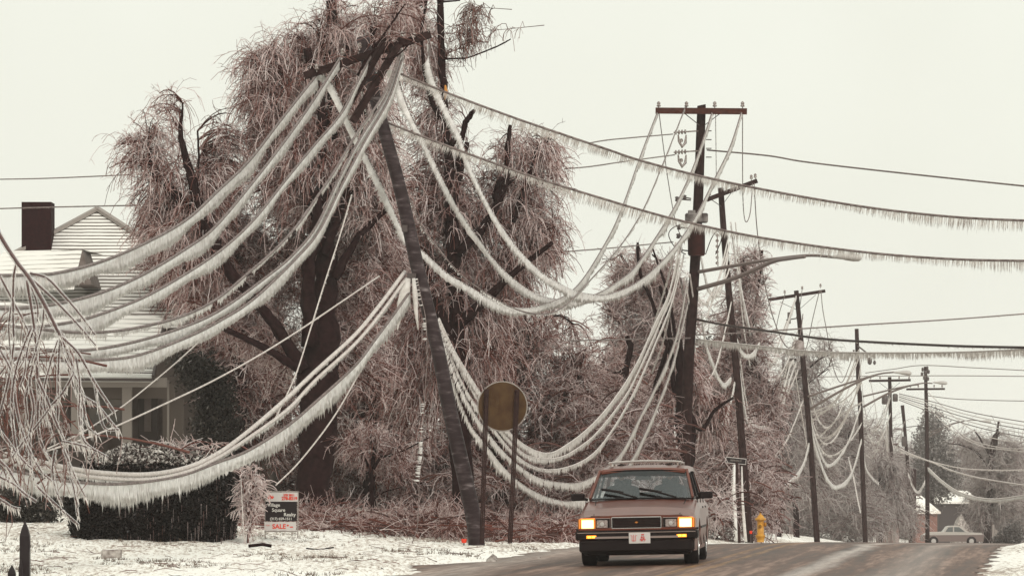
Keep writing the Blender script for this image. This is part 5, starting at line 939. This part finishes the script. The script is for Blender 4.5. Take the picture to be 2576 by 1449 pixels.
def marker(x, y, Y, w_, h_, label):
    p = W(x, y, Y); g = ground_at(x, Y); root = empty('utility_marker', g, label, 'marker')
    b = MB(); b.lathe([(w_ * .7, 0), (w_, h_), (w_ * .9, h_ + .004), (w_ * .6, h_ * .95)], (p[0], Y, p[2]), 'z', 10); b.build('red_cup', M['red_paint'], root, True)
    b = MB(); b.tube([(p[0], Y, g[2] - .02), (p[0], Y, p[2] + .01)], .012, 6); b.build('stem', M['metal_dark'], root)
marker(1167, 1365, 75.5, .055, .07, 'small red cup marker in the snow left of the leaning pole foot'); marker(1889, 1342, 130, .05, .09, 'red marker blob at the foot of the second pole')
# chunks on the kerb
def lump(name, label, x, Y, sx, sy, sz, mt, cat, group=None):
    g = ground_at(x, Y); n, m = 12, 7; V = []
    ph = rng.uniform(0, 6, 4)
    for i in range(m):
        for j in range(n):
            a, b_ = 2 * np.pi * j / n, np.pi * i / (m - 1) / 2 * 1.15
            rr = 1 + .25 * np.sin(a * 3 + ph[0]) + .15 * np.sin(a * 5 + b_ * 4 + ph[1]); V.append((g[0] + sx * rr * np.cos(b_) * np.cos(a), Y + sy * rr * np.cos(b_) * np.sin(a), g[2] - .03 + sz * np.sin(b_) * (1 + .2 * np.sin(a * 2 + ph[2]))))
    i = np.arange(n * m).reshape(m, n); nx = np.roll(i, -1, 1); o = npmesh(name, np.array(V), np.stack([i[:-1], nx[:-1], nx[1:], i[1:]], -1).reshape(-1, 4), M[mt], None, False); tag(o, label, cat, group)
M['slush'] = mat('dirty slush', (.12, .09, .08), .6, noise=(.5, .46, .43), scale=9)
lump('ice_chunk', 'dirty chunk of slush on the kerb corner left of the car', 1240, 65.2, .09, .1, .13, 'slush', 'ice chunk'); lump('ice_chunk', 'smaller dark chunk on the kerb just left of the car', 1358, 67, .045, .07, .05, 'slush', 'ice chunk')
def stick(label, pts, Y, r):
    b = MB(); b.tube([np.array([W(x, y, Y)[0], Y, float(terr(W(x, y, Y)[0], Y)) + .03 + r]) for x, y in pts], r, 6); o = b.build('fallen_branch', M['bark'], None, True); tag(o, label, 'branch')
stick('short dark log lying in the snow right of the hedge', [(625, 0), (660, 0), (683, 0)], 70.5, .028); stick('thin dark stick on the snow below the yard sign', [(770, 0), (800, 0), (840, 0)], 70, .012)
b = MB(); g = ground_at(281, 64.); b.box((g[0], g[1], g[2] + .06), (.30, .25, .16), bev=.02); tag(b.build('curb_box', M['slush']), 'low pale block poking out of the foreground snow', 'block')
# dark pointed stakes at the lower left corner
def stake(label, x, ytop, wpx, Y):
    g = ground_at(x, Y); top = W(x, ytop, Y)[2]; w_ = wpx * Y / F; root = empty('garden_stake', g, label, 'stake', 'black pointed stakes in the corner')
    b = MB(); z0 = g[2] - .5; hh = top - z0
    b.add([(g[0] + a * w_ / 2 * k_, Y + c * w_ / 2 * k_, z0 + hh * f_) for f_, k_ in ((0, 1), (.86, .95), (.93, .6), (1, .04)) for a, c in ((-1, -1), (1, -1), (1, 1), (-1, 1))], [[4 * i + j, 4 * i + (j + 1) % 4, 4 * i + 4 + (j + 1) % 4, 4 * i + 4 + j] for i in range(3) for j in range(4)] + [[12, 13, 14, 15], [3, 2, 1, 0]])
    b.build('paling', M['black_paint'], root)
    b = MB(); b.tube([(g[0] + w_ * .3, Y - w_ * .3, z0 + hh * .7), (g[0] + w_ * .45, Y - w_ * .4, z0 + hh * .8), (g[0] + w_ * .4, Y - w_ * .4, z0 + hh * .87)], [w_ * .2, w_ * .12, .003], 5); b.build('splinter', M['black_paint'], root)
stake('tallest black pointed stake at the lower left corner', 63, 1310, 26, 50); stake('shorter black stake at the far lower left, left of the tallest', 30, 1420, 20, 50); stake('middle black stake tucked against the tallest one', 52, 1405, 10, 49.8)

# ------------------------------------------------------------------ far end of the street
def bld(label, x0, x1, ytop, ybase, Y, wall, roof_h, dep=5, slope=1.):
    p, q = W(x0, ybase, Y), W(x1, ytop, Y); root = empty('house', (0.5 * (p[0] + q[0]), Y, p[2]), label, 'building', None)
    b = MB(); b.box(((p[0] + q[0]) / 2, Y + dep / 2, (p[2] - 1 + q[2]) / 2), (q[0] - p[0], dep, q[2] - p[2] + 1)); b.build('wall', wall, root)
    rh = roof_h * Y / F; e = .25; zt = q[2]; x_0, x_1 = p[0] - e, q[0] + e
    b = MB(); b.add([(x_0, Y - e, zt), (x_1, Y - e, zt), (x_1 - rh * slope, Y + dep / 2, zt + rh), (x_0 + rh * slope * .1, Y + dep / 2, zt + rh), (x_0, Y + dep + e, zt), (x_1, Y + dep + e, zt), (x_0, Y - e, zt - .15), (x_1, Y - e, zt - .15), (x_0, Y + dep + e, zt - .15), (x_1, Y + dep + e, zt - .15)], [[0, 1, 2, 3], [3, 2, 5, 4], [1, 5, 2], [0, 3, 4], [6, 7, 1, 0], [7, 9, 5, 1], [9, 8, 4, 5], [8, 6, 0, 4], [6, 8, 9, 7]]); b.build('roof', M['snow'], root); return root
h1 = bld('pink brick building with a bright snow roof left of the far car', 2304, 2358, 1287, 1368, 330, mat('faded pink brick', (.24, .13, .11), .8, noise=(.18, .10, .085), scale=3), 40)
b = MB(); a = W(2300, 1262, 330); b.box((a[0], 330.5, a[2] + .1), (.35, .5, 5)); b.build('chimney', M['chimney'], h1)
h2 = bld('long dark grey house behind the far car', 2362, 2462, 1262, 1368, 345, mat('dark grey siding', (.07, .06, .06), .8), 28)
h3 = bld('small pale shed with a red wall patch below the short far pole', 2214, 2262, 1288, 1368, 255, mat('peeling pinkish wall', (.30, .20, .18), .8, noise=(.42, .38, .36), scale=2), 22, dep=3)
for x in (2232, 2250):
    b = MB(); p = W(x, 1320, 254.6); b.box((p[0], p[1], p[2]), (.12, .1, 2.4)); b.build('post', M['trim'], h3)
lump('snow_dome', 'pale rounded snowy mound behind the far car roof', 2418, 318, .85, 1.2, 2.0, 'slush', 'mound')
lump('dark_shrub', 'dark peaked shrub by the road at the far right', 2537, 272, .75, .8, 1.25, 'ever_lump', 'shrub') if 'ever_lump' in M else None
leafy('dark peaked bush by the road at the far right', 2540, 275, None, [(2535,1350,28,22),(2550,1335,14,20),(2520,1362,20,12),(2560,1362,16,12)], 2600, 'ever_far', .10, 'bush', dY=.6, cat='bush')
b = MB(); p = W(2499, 1345, 280); b.box((p[0], 280, p[2] - .1), (.14, .14, 1.6)); b.box((p[0] + .35, 280, p[2] + .1), (.5, .05, .5), bev=.01); tag(b.build('gate_post', M['trim']), 'pale post with a board right of the far thick trunk', 'post')
def far_car():
    Y = 287.; s = Y / F; g = W(2392, 1372, Y); root = empty('parked_car', g, 'pale old sedan crossing at the far end of the street', 'car'); X0 = W(2318, 0, Y)[0]; L_ = 153 * s; zg = g[2]
    def prism(pr, y0, y1, name, m_, inset=0):
        n = len(pr); b = MB(); b.add([(X0 + x * L_, y0, zg + z) for x, z in pr] + [(X0 + x * L_, y1, zg + z) for x, z in pr], [list(range(n)), list(range(2 * n - 1, n - 1, -1))] + [[i, i + n, (i + 1) % n + n, (i + 1) % n] for i in range(n)]); return b.build(name, m_, root)
    white = mat('dull white car paint', (.42, .39, .36), .4, .5); low = mat('dirty lower body', (.18, .14, .13), .5)
    prism([(0, .3), (.0, .72), (.12, .90), (.40, .93), (.98, .86), (1, .72), (1, .3)], Y - .85, Y + .85, 'body', low)
    prism([(.02, .74), (.10, .93), (.40, .96), (.97, .89), (.99, .76)], Y - .87, Y + .87, 'trunk_and_hood', white)
    prism([(.34, .95), (.41, 1.32), (.45, 1.37), (.60, 1.37), (.66, 1.30), (.76, .93)], Y - .7, Y + .7, 'cabin', white)
    prism([(.375, .97), (.425, 1.28), (.50, 1.30), (.50, .97)], Y - .72, Y - .70, 'window', M['win_grey']); prism([(.52, .97), (.52, 1.30), (.60, 1.29), (.70, .97)], Y - .72, Y - .70, 'window', M['win_grey'])
    for fx in (.18, .80):
        b = MB(); b.lathe([(.1, -.1), (.33, -.1), (.33, .1), (.1, .1)], (X0 + fx * L_, Y - .78, zg + .33), 'y', 18); wh = b.build('wheel', M['black_paint'], root, True)
        b = MB(); b.lathe([(.02, -.01), (.17, 0), (.02, .01)], (X0 + fx * L_, Y - .89, zg + .33), 'y', 14); b.build('hubcap', M['lamp'], wh)
M['win_grey'] = mat('grey car window', (.10, .11, .11), .1, .6)
far_car()
# ------------------------------------------------------------------ the station wagon
M['paint'] = mat('brown metallic car paint', (.105, .024, .013), .30, .35, noise=(.135, .036, .020), scale=2.5, coat=.12)
M['paint'].node_tree.nodes['Principled BSDF'].inputs['Metallic'].default_value = .25
plain('trim_black', (.010, .006, .006), .5); plain('rubber', (.016, .013, .013), .8); plain('chrome', (.55, .53, .52), .2, metal=.9); plain('dark_seat', (.05, .035, .03), .8); plain('skin', (.30, .16, .11), .6); plain('coat', (.035, .03, .032), .8); plain('hair', (.02, .012, .010), .7)
M['lamp_lit'] = mat('lit headlamp', (.9, .8, .6), .3, emit=(1, .58, .16), estr=2.6); M['lamp_core'] = mat('headlamp core', (.9, .8, .6), .3, emit=(1, .86, .5), estr=5); M['halo'] = mat('added lamp glow', (.5, .2, .06), .4, emit=(1, .26, .03), estr=2.2)  # halo: emissive orange added for glow around the lit lamps
M['amber'] = mat('lit amber lamp', (.9, .3, .03), .3, emit=(1, .26, .015), estr=1.6); M['amber_hot'] = mat('amber bulb', (.9, .4, .05), .3, emit=(1, .55, .08), estr=2.6)
M['glass'] = glass_mat('car glass', (.88, .93, .95), .13); M['glass_top'] = glass_mat('tinted windshield band', (.10, .085, .09), .08); M['lens'] = mat('unlit lens', (.16, .12, .11), .15, .6, noise=(.35, .3, .28), scale=60)
def wagon():
    Xc = (1603 - CX) * 60 / F; z0 = CZ - (1421.5 - HY) * 60 / F
    root = empty('station_wagon', (Xc, 60, z0), 'brown station wagon driving towards the camera with its headlights on', 'car', rot=(0, R(-1.1), R(-5.0)))
    def B(b, name, m_, par=root, sm=False): return npmesh(name, b.v, b.f, M[m_], par, sm, inv=True)
    # lower body, lofted from nose to tail with real wheel arches
    ys = sorted(set([.06, .12, .3, .5] + [round(v, 3) for v in np.linspace(.54, 1.34, 13)] + [1.45, 2.0, 2.6, 3.0] + [round(v, 3) for v in np.linspace(3.2, 4.0, 13)] + [4.2, 4.5, 4.72, 4.8]))
    def it(y, xs, vs): return float(np.interp(y, xs, vs))
    secs = []
    for y in ys:
        zt = it(y, [0, .06, .5, 1.2, 1.4, 4.5, 4.8], [.685, .70, .79, .895, .925, .93, .91]); zc = it(y, [0, .06, .5, 1.2, 1.45, 4.5, 4.8], [.71, .725, .835, .935, .95, .95, .92])
        wl = it(y, [0, .06, .3, 4.4, 4.8], [.80, .82, .845, .845, .80]); wm = wl + .025; wt = it(y, [0, .3, 1.3, 4.4, 4.8], [.78, .81, .80, .78, .74]); zb = .20
        for yw in (.94, 3.60):
            dd = abs(y - yw)
            if dd < .37: zb = max(zb, .28 + math.sqrt(.37 ** 2 - dd ** 2))
        zm = max(zb + .01, .50)
        pts = [(wl, zb), (wm, zm), (wm - .005, max(zm + .01, zt - .13)), (wt + .015, zt - .02), (wt - .03, zt), (wt * .78, zt + (zc - zt) * .45), (wt * .4, zt + (zc - zt) * .9), (0, zc)]
        full = [(x, y, z) for x, z in pts] + [(-x, y, z) for x, z in pts[-2::-1]]
        secs.append(full)
    b = MB(); n = len(secs[0]); b.add([p for s_ in secs for p in s_], [[i * n + j, i * n + j + 1, (i + 1) * n + j + 1, (i + 1) * n + j] for i in range(len(secs) - 1) for j in range(n - 1)]); b.add(secs[-1], [list(range(n))]); b.add(secs[0], [list(range(n - 1, -1, -1))])
    B(b, 'body', 'paint', sm=False)
    b = MB(); b.box((0, 2.4, .30), (1.24, 4.5, .24)); b.box((0, 2.3, .24), (1.60, 1.9, .12)); b.box((0, .18, .27), (1.56, .3, .24), bev=.05); B(b, 'underbody', 'trim_black')
    # hood crease lines
    b = MB()
    for sx in (-1, 1): b.bar((sx * .62, .14, .728), (sx * .66, 1.25, .925), .012, .010)
    b.bar((-.66, .075, .715), (.66, .075, .715), .01, .01); B(b, 'hood', 'trim_black')
    b = MB(); b.add([(-.70, 1.24, .947), (.70, 1.24, .947), (.72, 1.40, .957), (-.72, 1.40, .957), (0, 1.22, .957), (0, 1.40, .965)], [[0, 4, 5, 3], [4, 1, 2, 5]]); B(b, 'cowl', 'trim_black')
    # nose
    b = MB(); b.box((0, .04, .615), (.70, .05, .145), bev=.01); g = B(b, 'grille', 'trim_black')
    b = MB(); b.box((0, .012, .694), (.71, .03, .016), bev=.004); b.box((0, .012, .538), (.71, .03, .010)); b.box((-.355, .012, .615), (.010, .03, .15)); b.box((.355, .012, .615), (.010, .03, .15)); B(b, 'grille_frame', 'chrome', g)
    b = MB()
    for k in range(6): b.box((0, .012, .556 + .022 * k), (.68, .01, .006))
    B(b, 'grille_bars', 'post', g)
    b = MB(); b.add([(x * .03, .004 + d_, .62 + z * .012) for d_ in (0, .006) for x, z in ((-1, -.5), (-.45, -.5), (-.35, -1), (.35, -1), (.45, -.5), (1, .5), (.45, .5), (.35, 1), (-.35, 1), (-.45, .5))], [list(range(10)), list(range(19, 9, -1))]); B(b, 'badge', 'amber_dull', g)
    for sx in (-1, 1):
        b = MB(); b.box((sx * .60, .045, .605), (.45, .05, .165), bev=.008); bz = B(b, 'lamp_bezel', 'chrome_dull')
        b = MB(); b.box((sx * .60, .025, .605), (.43, .03, .148)); B(b, 'lamp_recess', 'trim_black', bz)
        b = MB(); b.box((sx * .705, .012, .603), (.172, .03, .118), bev=.01); hl = B(b, 'headlight', 'lamp_lit')
        b = MB(); b.box((sx * .705, -.003, .603), (.125, .008, .085), bev=.02); B(b, 'headlight_core', 'lamp_core', hl)
        b = MB(); b.box((sx * .705, .018, .603), (.23, .02, .165), bev=.02); B(b, 'headlight_glow_rim', 'halo', hl)  # rim is no lamp; its emission stands in for headlight bloom
        b = MB(); b.box((sx * .495, .014, .603), (.165, .02, .11), bev=.01); h2_ = B(b, 'headlight', 'lens')
        b = MB(); b.lathe([(.001, -.008), (.03, -.004), (.03, 0), (.001, .0)], (sx * .495, .004, .603), 'y', 10); B(b, 'headlight_bulb', 'lamp', h2_)
        b = MB(); b.box((sx * .83, .06, .605), (.03, .10, .14), bev=.008); B(b, 'side_marker', 'amber_dull')
        b = MB(); b.box((sx * .65, -.042, .42), (.15, .02, .045), bev=.006); tl = B(b, 'turn_signal', 'amber')
        b = MB(); b.box((sx * .65 - .03, -.054, .42), (.045, .01, .024), bev=.004); b.box((sx * .65 + .035, -.054, .42), (.045, .01, .024), bev=.004); B(b, 'bulb_glow', 'amber_hot', tl)
        # mirrors
        b = MB(); b.box((sx * .945, 1.52, .985), (.20, .12, .105), bev=.03); b.bar((sx * .80, 1.55, .94), (sx * .90, 1.54, .965), .05, .04); B(b, 'mirror', 'trim_black')
    b = MB(); b.box((0, .05, .44), (1.76, .20, .13), bev=.03); b.box((.83, .3, .44), (.08, .5, .12), bev=.02); b.box((-.83, .3, .44), (.08, .5, .12), bev=.02); bp = B(b, 'bumper', 'trim_black')
    b = MB(); b.box((0, -.056, .478), (1.70, .012, .010)); b.box((0, -.056, .408), (1.20, .012, .03)); B(b, 'bumper_strip', 'chrome_dull', bp)
    b = MB(); b.box((0, .07, .525), (1.68, .14, .035), bev=.01); B(b, 'fascia', 'paint')
    b = MB(); b.box((0, .03, .285), (1.66, .18, .17), bev=.04); B(b, 'air_dam', 'trim_black')
    b = MB(); b.box((.045, -.068, .395), (.31, .012, .155), bev=.006); pt = B(b, 'licence_plate', 'white_paint')
    b = MB()
    for dx, h_ in ((-.05, .075), (-.018, .10), (.014, .075)): b.box((.045 - .07 + dx * .75, -.077, .395 + (.0 if abs(dx + .018) > .01 else 0)), (.006, .004, h_))
    b.box((.045 - .07 - .013, -.077, .357), (.055, .004, .007)); b.box((.045 - .07 - .05, -.077, .432), (.022, .004, .005)); b.box((.045 - .07 + .025, -.077, .432), (.022, .004, .005)); B(b, 'plate_emblem', 'plate_red', pt)
    for i_, tx in enumerate(('88', 'BG', '8097')):
        text(tx, (.045 + .045, -.077, .435 - .036 * i_), .042, 'plate_red', pt, ext=.0015, bold=.002, local=True, align='CENTER')
    # doors, rub strip, handles
    for sx in (-1, 1):
        b = MB()
        for yy in (1.42, 2.42, 3.35): b.bar((sx * .868, yy, .26), (sx * .822, yy, .925), .008, .012, up=(1, 0, 0))
        b.bar((sx * .872, 1.36, .52), (sx * .872, 3.2, .52), .012, .03); b.bar((sx * .872, .12, .52), (sx * .872, .56, .52), .012, .03); B(b, 'door_trim', 'trim_black')
        for yy in (2.25, 3.15): b = MB(); b.box((sx * .862, yy, .80), (.02, .16, .03), bev=.005); B(b, 'door_handle', 'trim_black')
    # wheels
    for sx in (-1, 1):
        for yw in (.94, 3.60):
            b = MB(); xw = sx * .745; b.lathe([(.19, -.10), (.28, -.105), (.312, -.09), (.318, 0), (.312, .09), (.28, .105), (.19, .10)], (xw, yw, .305), 'x', 28); wh = B(b, 'wheel', 'rubber', sm=True)
            b = MB(); b.lathe([(.02, .075), (.08, .085), (.17, .075), (.195, .098), (.20, .10), (.195, .105)] if sx > 0 else [(.02, -.075), (.08, -.085), (.17, -.075), (.195, -.098), (.20, -.10), (.195, -.105)], (xw, yw, .305), 'x', 24); B(b, 'rim', 'chrome', wh, True)
    # greenhouse
    wb, wr = .765, .645
    pts = {'fb': (wb - .01, 1.38, .95), 'ft': (wr, 2.08, 1.355), 'bb': (wb, 2.48, .94), 'bt': (wr + .005, 2.55, 1.375), 'cb': (wb, 3.42, .94), 'ct': (wr, 3.45, 1.375), 'rb': (wb - .03, 4.66, .94), 'rt': (wr - .02, 4.28, 1.35)}
    def mir(p, s_): return (p[0] * s_, p[1], p[2])
    b = MB(); rows = []
    for y, zz, ww in ((2.02, 1.335, .62), (2.08, 1.365, .655), (2.5, 1.40, .665), (3.4, 1.405, .665), (4.2, 1.38, .65), (4.34, 1.345, .62)):
        rows.append([(ww + .015, y, zz - .035), (ww + .01, y, zz - .005), (ww - .06, y, zz + .018), (ww * .6, y, zz + .033), (0, y, zz + .040), (-ww * .6, y, zz + .033), (-ww + .06, y, zz + .018), (-ww - .01, y, zz - .005), (-ww - .015, y, zz - .035)])
    m_ = 9; b.add([p for r_ in rows for p in r_], [[i * m_ + j, i * m_ + j + 1, (i + 1) * m_ + j + 1, (i + 1) * m_ + j] for i in range(5) for j in range(8)]); b.add([(x, y, z - .03) for r_ in rows for x, y, z in r_], [[i * m_ + j + m_, (i + 1) * m_ + j + 1, i * m_ + j + 1, i * m_ + j] for i in range(5) for j in range(8)])
    b.add([rows[0][0], rows[0][-1], (-.62, 2.02, 1.30), (.62, 2.02, 1.30)], [[0, 1, 2, 3]]); b.bar((-.62, 2.03, 1.325), (.62, 2.03, 1.325), .05, .05); rf = B(b, 'roof', 'paint')
    for sx in (-1, 1):
        b = MB(); b.bar(mir(pts['fb'], sx), mir(pts['ft'], sx), .034, .05); B(b, 'pillar', 'paint')
        b = MB(); b.bar(mir(pts['bb'], sx), mir(pts['bt'], sx), .03, .09, up=(0, 1, 0)); b.bar(mir(pts['cb'], sx), mir(pts['ct'], sx), .03, .10, up=(0, 1, 0)); b.bar(mir(pts['fb'], sx), mir(pts['rb'], sx), .03, .03); B(b, 'window_frame', 'trim_black')
        b = MB(); b.bar(mir(pts['rb'], sx), mir(pts['rt'], sx), .05, .10, up=(0, 1, 0)); B(b, 'pillar', 'paint')
        for q4 in (('fb', 'bb', 'bt', 'ft'), ('bb', 'cb', 'ct', 'bt'), ('cb', 'rb', 'rt', 'ct')):
            b = MB(); b.add([mir(pts[k], sx * .995) for k in q4], [[0, 1, 2, 3]]); B(b, 'side_window', 'glass')
        b = MB(); b.bar((sx * .50, 2.3, 1.475), (sx * .50, 4.2, 1.47), .03, .02)
        for yy in (2.3, 3.2, 4.2): b.bar((sx * .50, yy, 1.43), (sx * .50, yy, 1.475), .03, .03)
        B(b, 'roof_rail', 'chrome_dull')
    b = MB(); b.tube(cr([(-.53, 2.62, 1.455), (-.50, 2.6, 1.487), (0, 2.6, 1.505), (.50, 2.6, 1.487), (.53, 2.62, 1.455)], 5), .014, 6); B(b, 'roof_crossbar', 'lamp')
    b = MB(); b.bar((-.50, 4.1, 1.48), (.50, 4.1, 1.48), .03, .014); B(b, 'roof_crossbar', 'chrome_dull')
    def wsp(u, v): # windshield surface, u -1..1, v 0..1
        x = u * ((wb - .03) * (1 - v) + (wr - .02) * v); y = 1.36 + (2.06 - 1.36) * v - .06 * (1 - u * u); return (x, y, .95 + (1.345 - .95) * v + .012 * (1 - u * u))
    nu = 10
    for v0, v1, mm, nm in ((0, .80, 'glass', 'windshield'), (.80, 1, 'glass_top', 'windshield_tint')):
        b = MB(); b.add([wsp(-1 + 2 * i / nu, v) for v in (v0, v1) for i in range(nu + 1)], [[i, i + 1, nu + 2 + i, nu + 1 + i] for i in range(nu)]); B(b, nm, mm, sm=True)
    b = MB(); b.tube([wsp(-1 + 2 * i / nu, -.02) for i in range(nu + 1)], .012, 5); b.tube([wsp(-1 + 2 * i / nu, 1.02) for i in range(nu + 1)], .012, 5); B(b, 'windshield_gasket', 'trim_black')
    b = MB(); b.add([(-.70, 4.66, .95), (.70, 4.66, .95), (.61, 4.30, 1.34), (-.61, 4.30, 1.34)], [[0, 1, 2, 3]]); B(b, 'rear_window', 'glass')
    # wipers
    for px, tx, ty in ((.52, -.03, .26), (-.06, -.62, .28)):
        def o_(u, v): p = Vector(wsp(u, v)); return p + Vector((0, -.035, .03))
        b = MB(); e = o_(tx / .74, ty); mdl = o_((px * .42 + tx * .58) / .74, ty * .62); b.tube([o_(px / .74, -.06), mdl], .015, 5); w_ = B(b, 'wiper', 'trim_black')
        b = MB(); b.tube([e, mdl, o_((px * .62 + tx * .38) / .74, ty * .42)], .021, 5); B(b, 'wiper_blade', 'trim_black', w_)
    # interior
    b = MB(); b.box((0, 1.70, .86), (1.40, .42, .16), bev=.05); dsh = B(b, 'dashboard', 'dark_seat')
    for sx in (-1, 1):
        b = MB(); b.box((sx * .36, 2.55, .52), (.50, .52, .16), bev=.05); b.box((sx * .36, 2.86, .82), (.50, .14, .60), bev=.05); b.box((sx * .36, 2.90, 1.17), (.26, .09, .14), bev=.03); B(b, 'seat', 'dark_seat')
    b = MB(); b.box((0, 3.5, .5), (1.3, .5, .16), bev=.05); b.box((0, 3.80, .78), (1.3, .14, .5), bev=.05); B(b, 'rear_seat', 'dark_seat')
    b = MB(); b.box((.0, 1.98, 1.255), (.24, .04, .065), bev=.02); b.bar((0, 1.99, 1.28), (0, 2.02, 1.33), .02, .02); B(b, 'rear_view_mirror', 'dark_seat')
    b = MB(); n_ = 24; b.tube([(.36 + .18 * math.cos(2 * math.pi * k / n_), 2.02 + .07 * math.sin(2 * math.pi * k / n_), .90 + .165 * math.sin(2 * math.pi * k / n_)) for k in range(n_ + 1)], .014, 6, caps=False); b.bar((.36, 1.85, .84), (.36, 2.02, .90), .05, .05); b.bar((.20, 2.02, .90), (.52, 2.02, .90), .02, .03); B(b, 'steering_wheel', 'trim_black')
    return root
M['chrome_dull'] = mat('dull bright trim', (.28, .22, .20), .35, .5, metal=.5); M['amber_dull'] = mat('unlit amber', (.42, .16, .04), .4)
car = wagon()
def person(label, x, driver, root_car):
    """seated figure: one skinned body, head with features, hair and coat as children"""
    MW = root_car.matrix_basis
    o = bpy.data.objects.new('person', None); link(o); o.matrix_basis = MW @ Matrix.Translation((x, 2.62, .60)); tag(o, label, 'person')
    V = []; E = []; RR = []
    def ad(p, r, par=None):
        V.append(p); RR.append(r)
        if par is not None: E.append((par, len(V) - 1))
        return len(V) - 1
    pel = ad((0, 0, .08), .15); wst = ad((0, .03, .26), .14, pel); ch = ad((0, .03, .42), .165, wst); nk = ad((0, .0, .56), .06, ch); hd0 = ad((0, -.02, .61), .06, nk)
    for s_ in (-1, 1):
        hp = ad((s_ * .10, -.02, .05), .10, pel); kn = ad((s_ * .13, -.42, .10), .075, hp); an = ad((s_ * .13, -.70, -.22), .045, kn); ad((s_ * .13, -.86, -.25), .035, an)
        sh_ = ad((s_ * .19, .03, .47), .075, ch)
        if driver: el = ad((s_ * .25, -.20, .28), .052, sh_); wr_ = ad((s_ * .17, -.46, .36), .032, el); pm = ad((s_ * .165, -.53, .38), .036, wr_); dirs = [(s_ * -.02 + (k - 1.5) * .004, -.045, .03 - .018 * k) for k in range(4)]; 
        else: el = ad((s_ * .27, -.08, .24), .052, sh_); wr_ = ad((s_ * .12, -.30, .16), .032, el); pm = ad((s_ * .08, -.36, .16), .036, wr_); dirs = [((k - 1.5) * .018, -.05, -.015) for k in range(4)]
        for k, d_ in enumerate(dirs):
            p0 = V[pm]; a_ = ad((p0[0] + d_[0], p0[1] + d_[1] * .8, p0[2] + d_[2] * .8), .010, pm); ad((p0[0] + d_[0] * 1.6, p0[1] + d_[1] * (1.3 + .1 * (k in (1, 2))), p0[2] + d_[2] * 1.3 - .012), .008, a_)
        p0 = V[pm]; a_ = ad((p0[0] - s_ * .03, p0[1] - .01, p0[2] + .01), .011, pm); ad((p0[0] - s_ * .05, p0[1] - .035, p0[2] + .012), .009, a_)
    me = bpy.data.meshes.new('body'); me.from_pydata(V, E, []); bo = bpy.data.objects.new('body', me); link(bo, o); me.materials.append(M['coat'])
    md = bo.modifiers.new('skin', 'SKIN')
    for i, sv in enumerate(me.skin_vertices[0].data): sv.radius = (RR[i], RR[i]); sv.use_root = (i == 0)
    sb = bo.modifiers.new('sub', 'SUBSURF'); sb.levels = 1; sb.render_levels = 1
    n, m = 18, 13; HV = []
    for i in range(m):
        for j in range(n):
            a, b_ = 2 * np.pi * j / n, np.pi * (i / (m - 1) - .5); ca, sa = math.cos(a), math.sin(a); r0 = math.cos(b_)
            z = math.sin(b_) * .118; jaw = 1 - .28 * max(0, -math.sin(b_)) ** 1.5; xx = .076 * r0 * ca * jaw; yy = .098 * r0 * sa * (jaw if sa < 0 else 1)
            if sa < -.9 and abs(z + .012) < .035: yy -= .020
            if sa < -.6 and abs(ca) > .25 and abs(z - .015) < .02: yy += .008
            HV.append((xx, yy - .03, z + .73))
    i_ = np.arange(n * m).reshape(m, n); nx = np.roll(i_, -1, 1); npmesh('head', np.array(HV), np.stack([i_[:-1], nx[:-1], nx[1:], i_[1:]], -1).reshape(-1, 4), M['skin'], o, True, inv=True)
    HV2 = [(x_ * 1.10, (y_ + .03) * 1.1 - .02, (z_ - .73) * 1.1 + .738) for x_, y_, z_ in HV]; fs = [f for f in np.stack([i_[:-1], nx[:-1], nx[1:], i_[1:]], -1).reshape(-1, 4) if all(HV2[k][2] > .79 or HV2[k][1] > .0 for k in f) and all(HV2[k][2] > .66 for k in f)]
    npmesh('hair', np.array(HV2), np.array(fs), M['hair'], o, True, inv=True)
    b = MB()
    for s_ in (-1, 1): b.lathe([(.003, -.004), (.012, -.002), (.012, .002)], (s_ * .03, -.118, .745), 'y', 8); b.lathe([(.006, 0), (.02, .006), (.006, .012)], (s_ * .077, -.02, .73), 'x', 8)
    b.box((0, -.115, .668), (.05, .012, .010)); npmesh('face_features', b.v, b.f, M['hair'], o, True, inv=True)
person('driver in a dark coat behind the steering wheel, seen through the windshield', .36, True, car)
person('dark haired passenger sitting beside the driver, head in silhouette', -.36, False, car)
# ------------------------------------------------------------------ air
def haze():
    b = MB(); Y0, Y1 = -20., 960.; zt = 18.; x0, x1 = -640., 740.
    b.box(((x0 + x1) / 2, (Y0 + Y1) / 2, (zt - 19) / 2), (x1 - x0, Y1 - Y0, zt + 19)); m = bpy.data.materials.new('winter haze'); m.use_nodes = True; t = m.node_tree; t.nodes.clear()
    o = t.nodes.new('ShaderNodeOutputMaterial'); v = t.nodes.new('ShaderNodeVolumePrincipled'); v.inputs['Color'].default_value = (.97, .925, .91, 1); v.inputs['Density'].default_value = .0003; v.inputs['Anisotropy'].default_value = .2
    t.links.new(v.outputs[0], o.inputs['Volume']); ob = b.build('haze', m); tag(ob, kind='stuff')
haze()
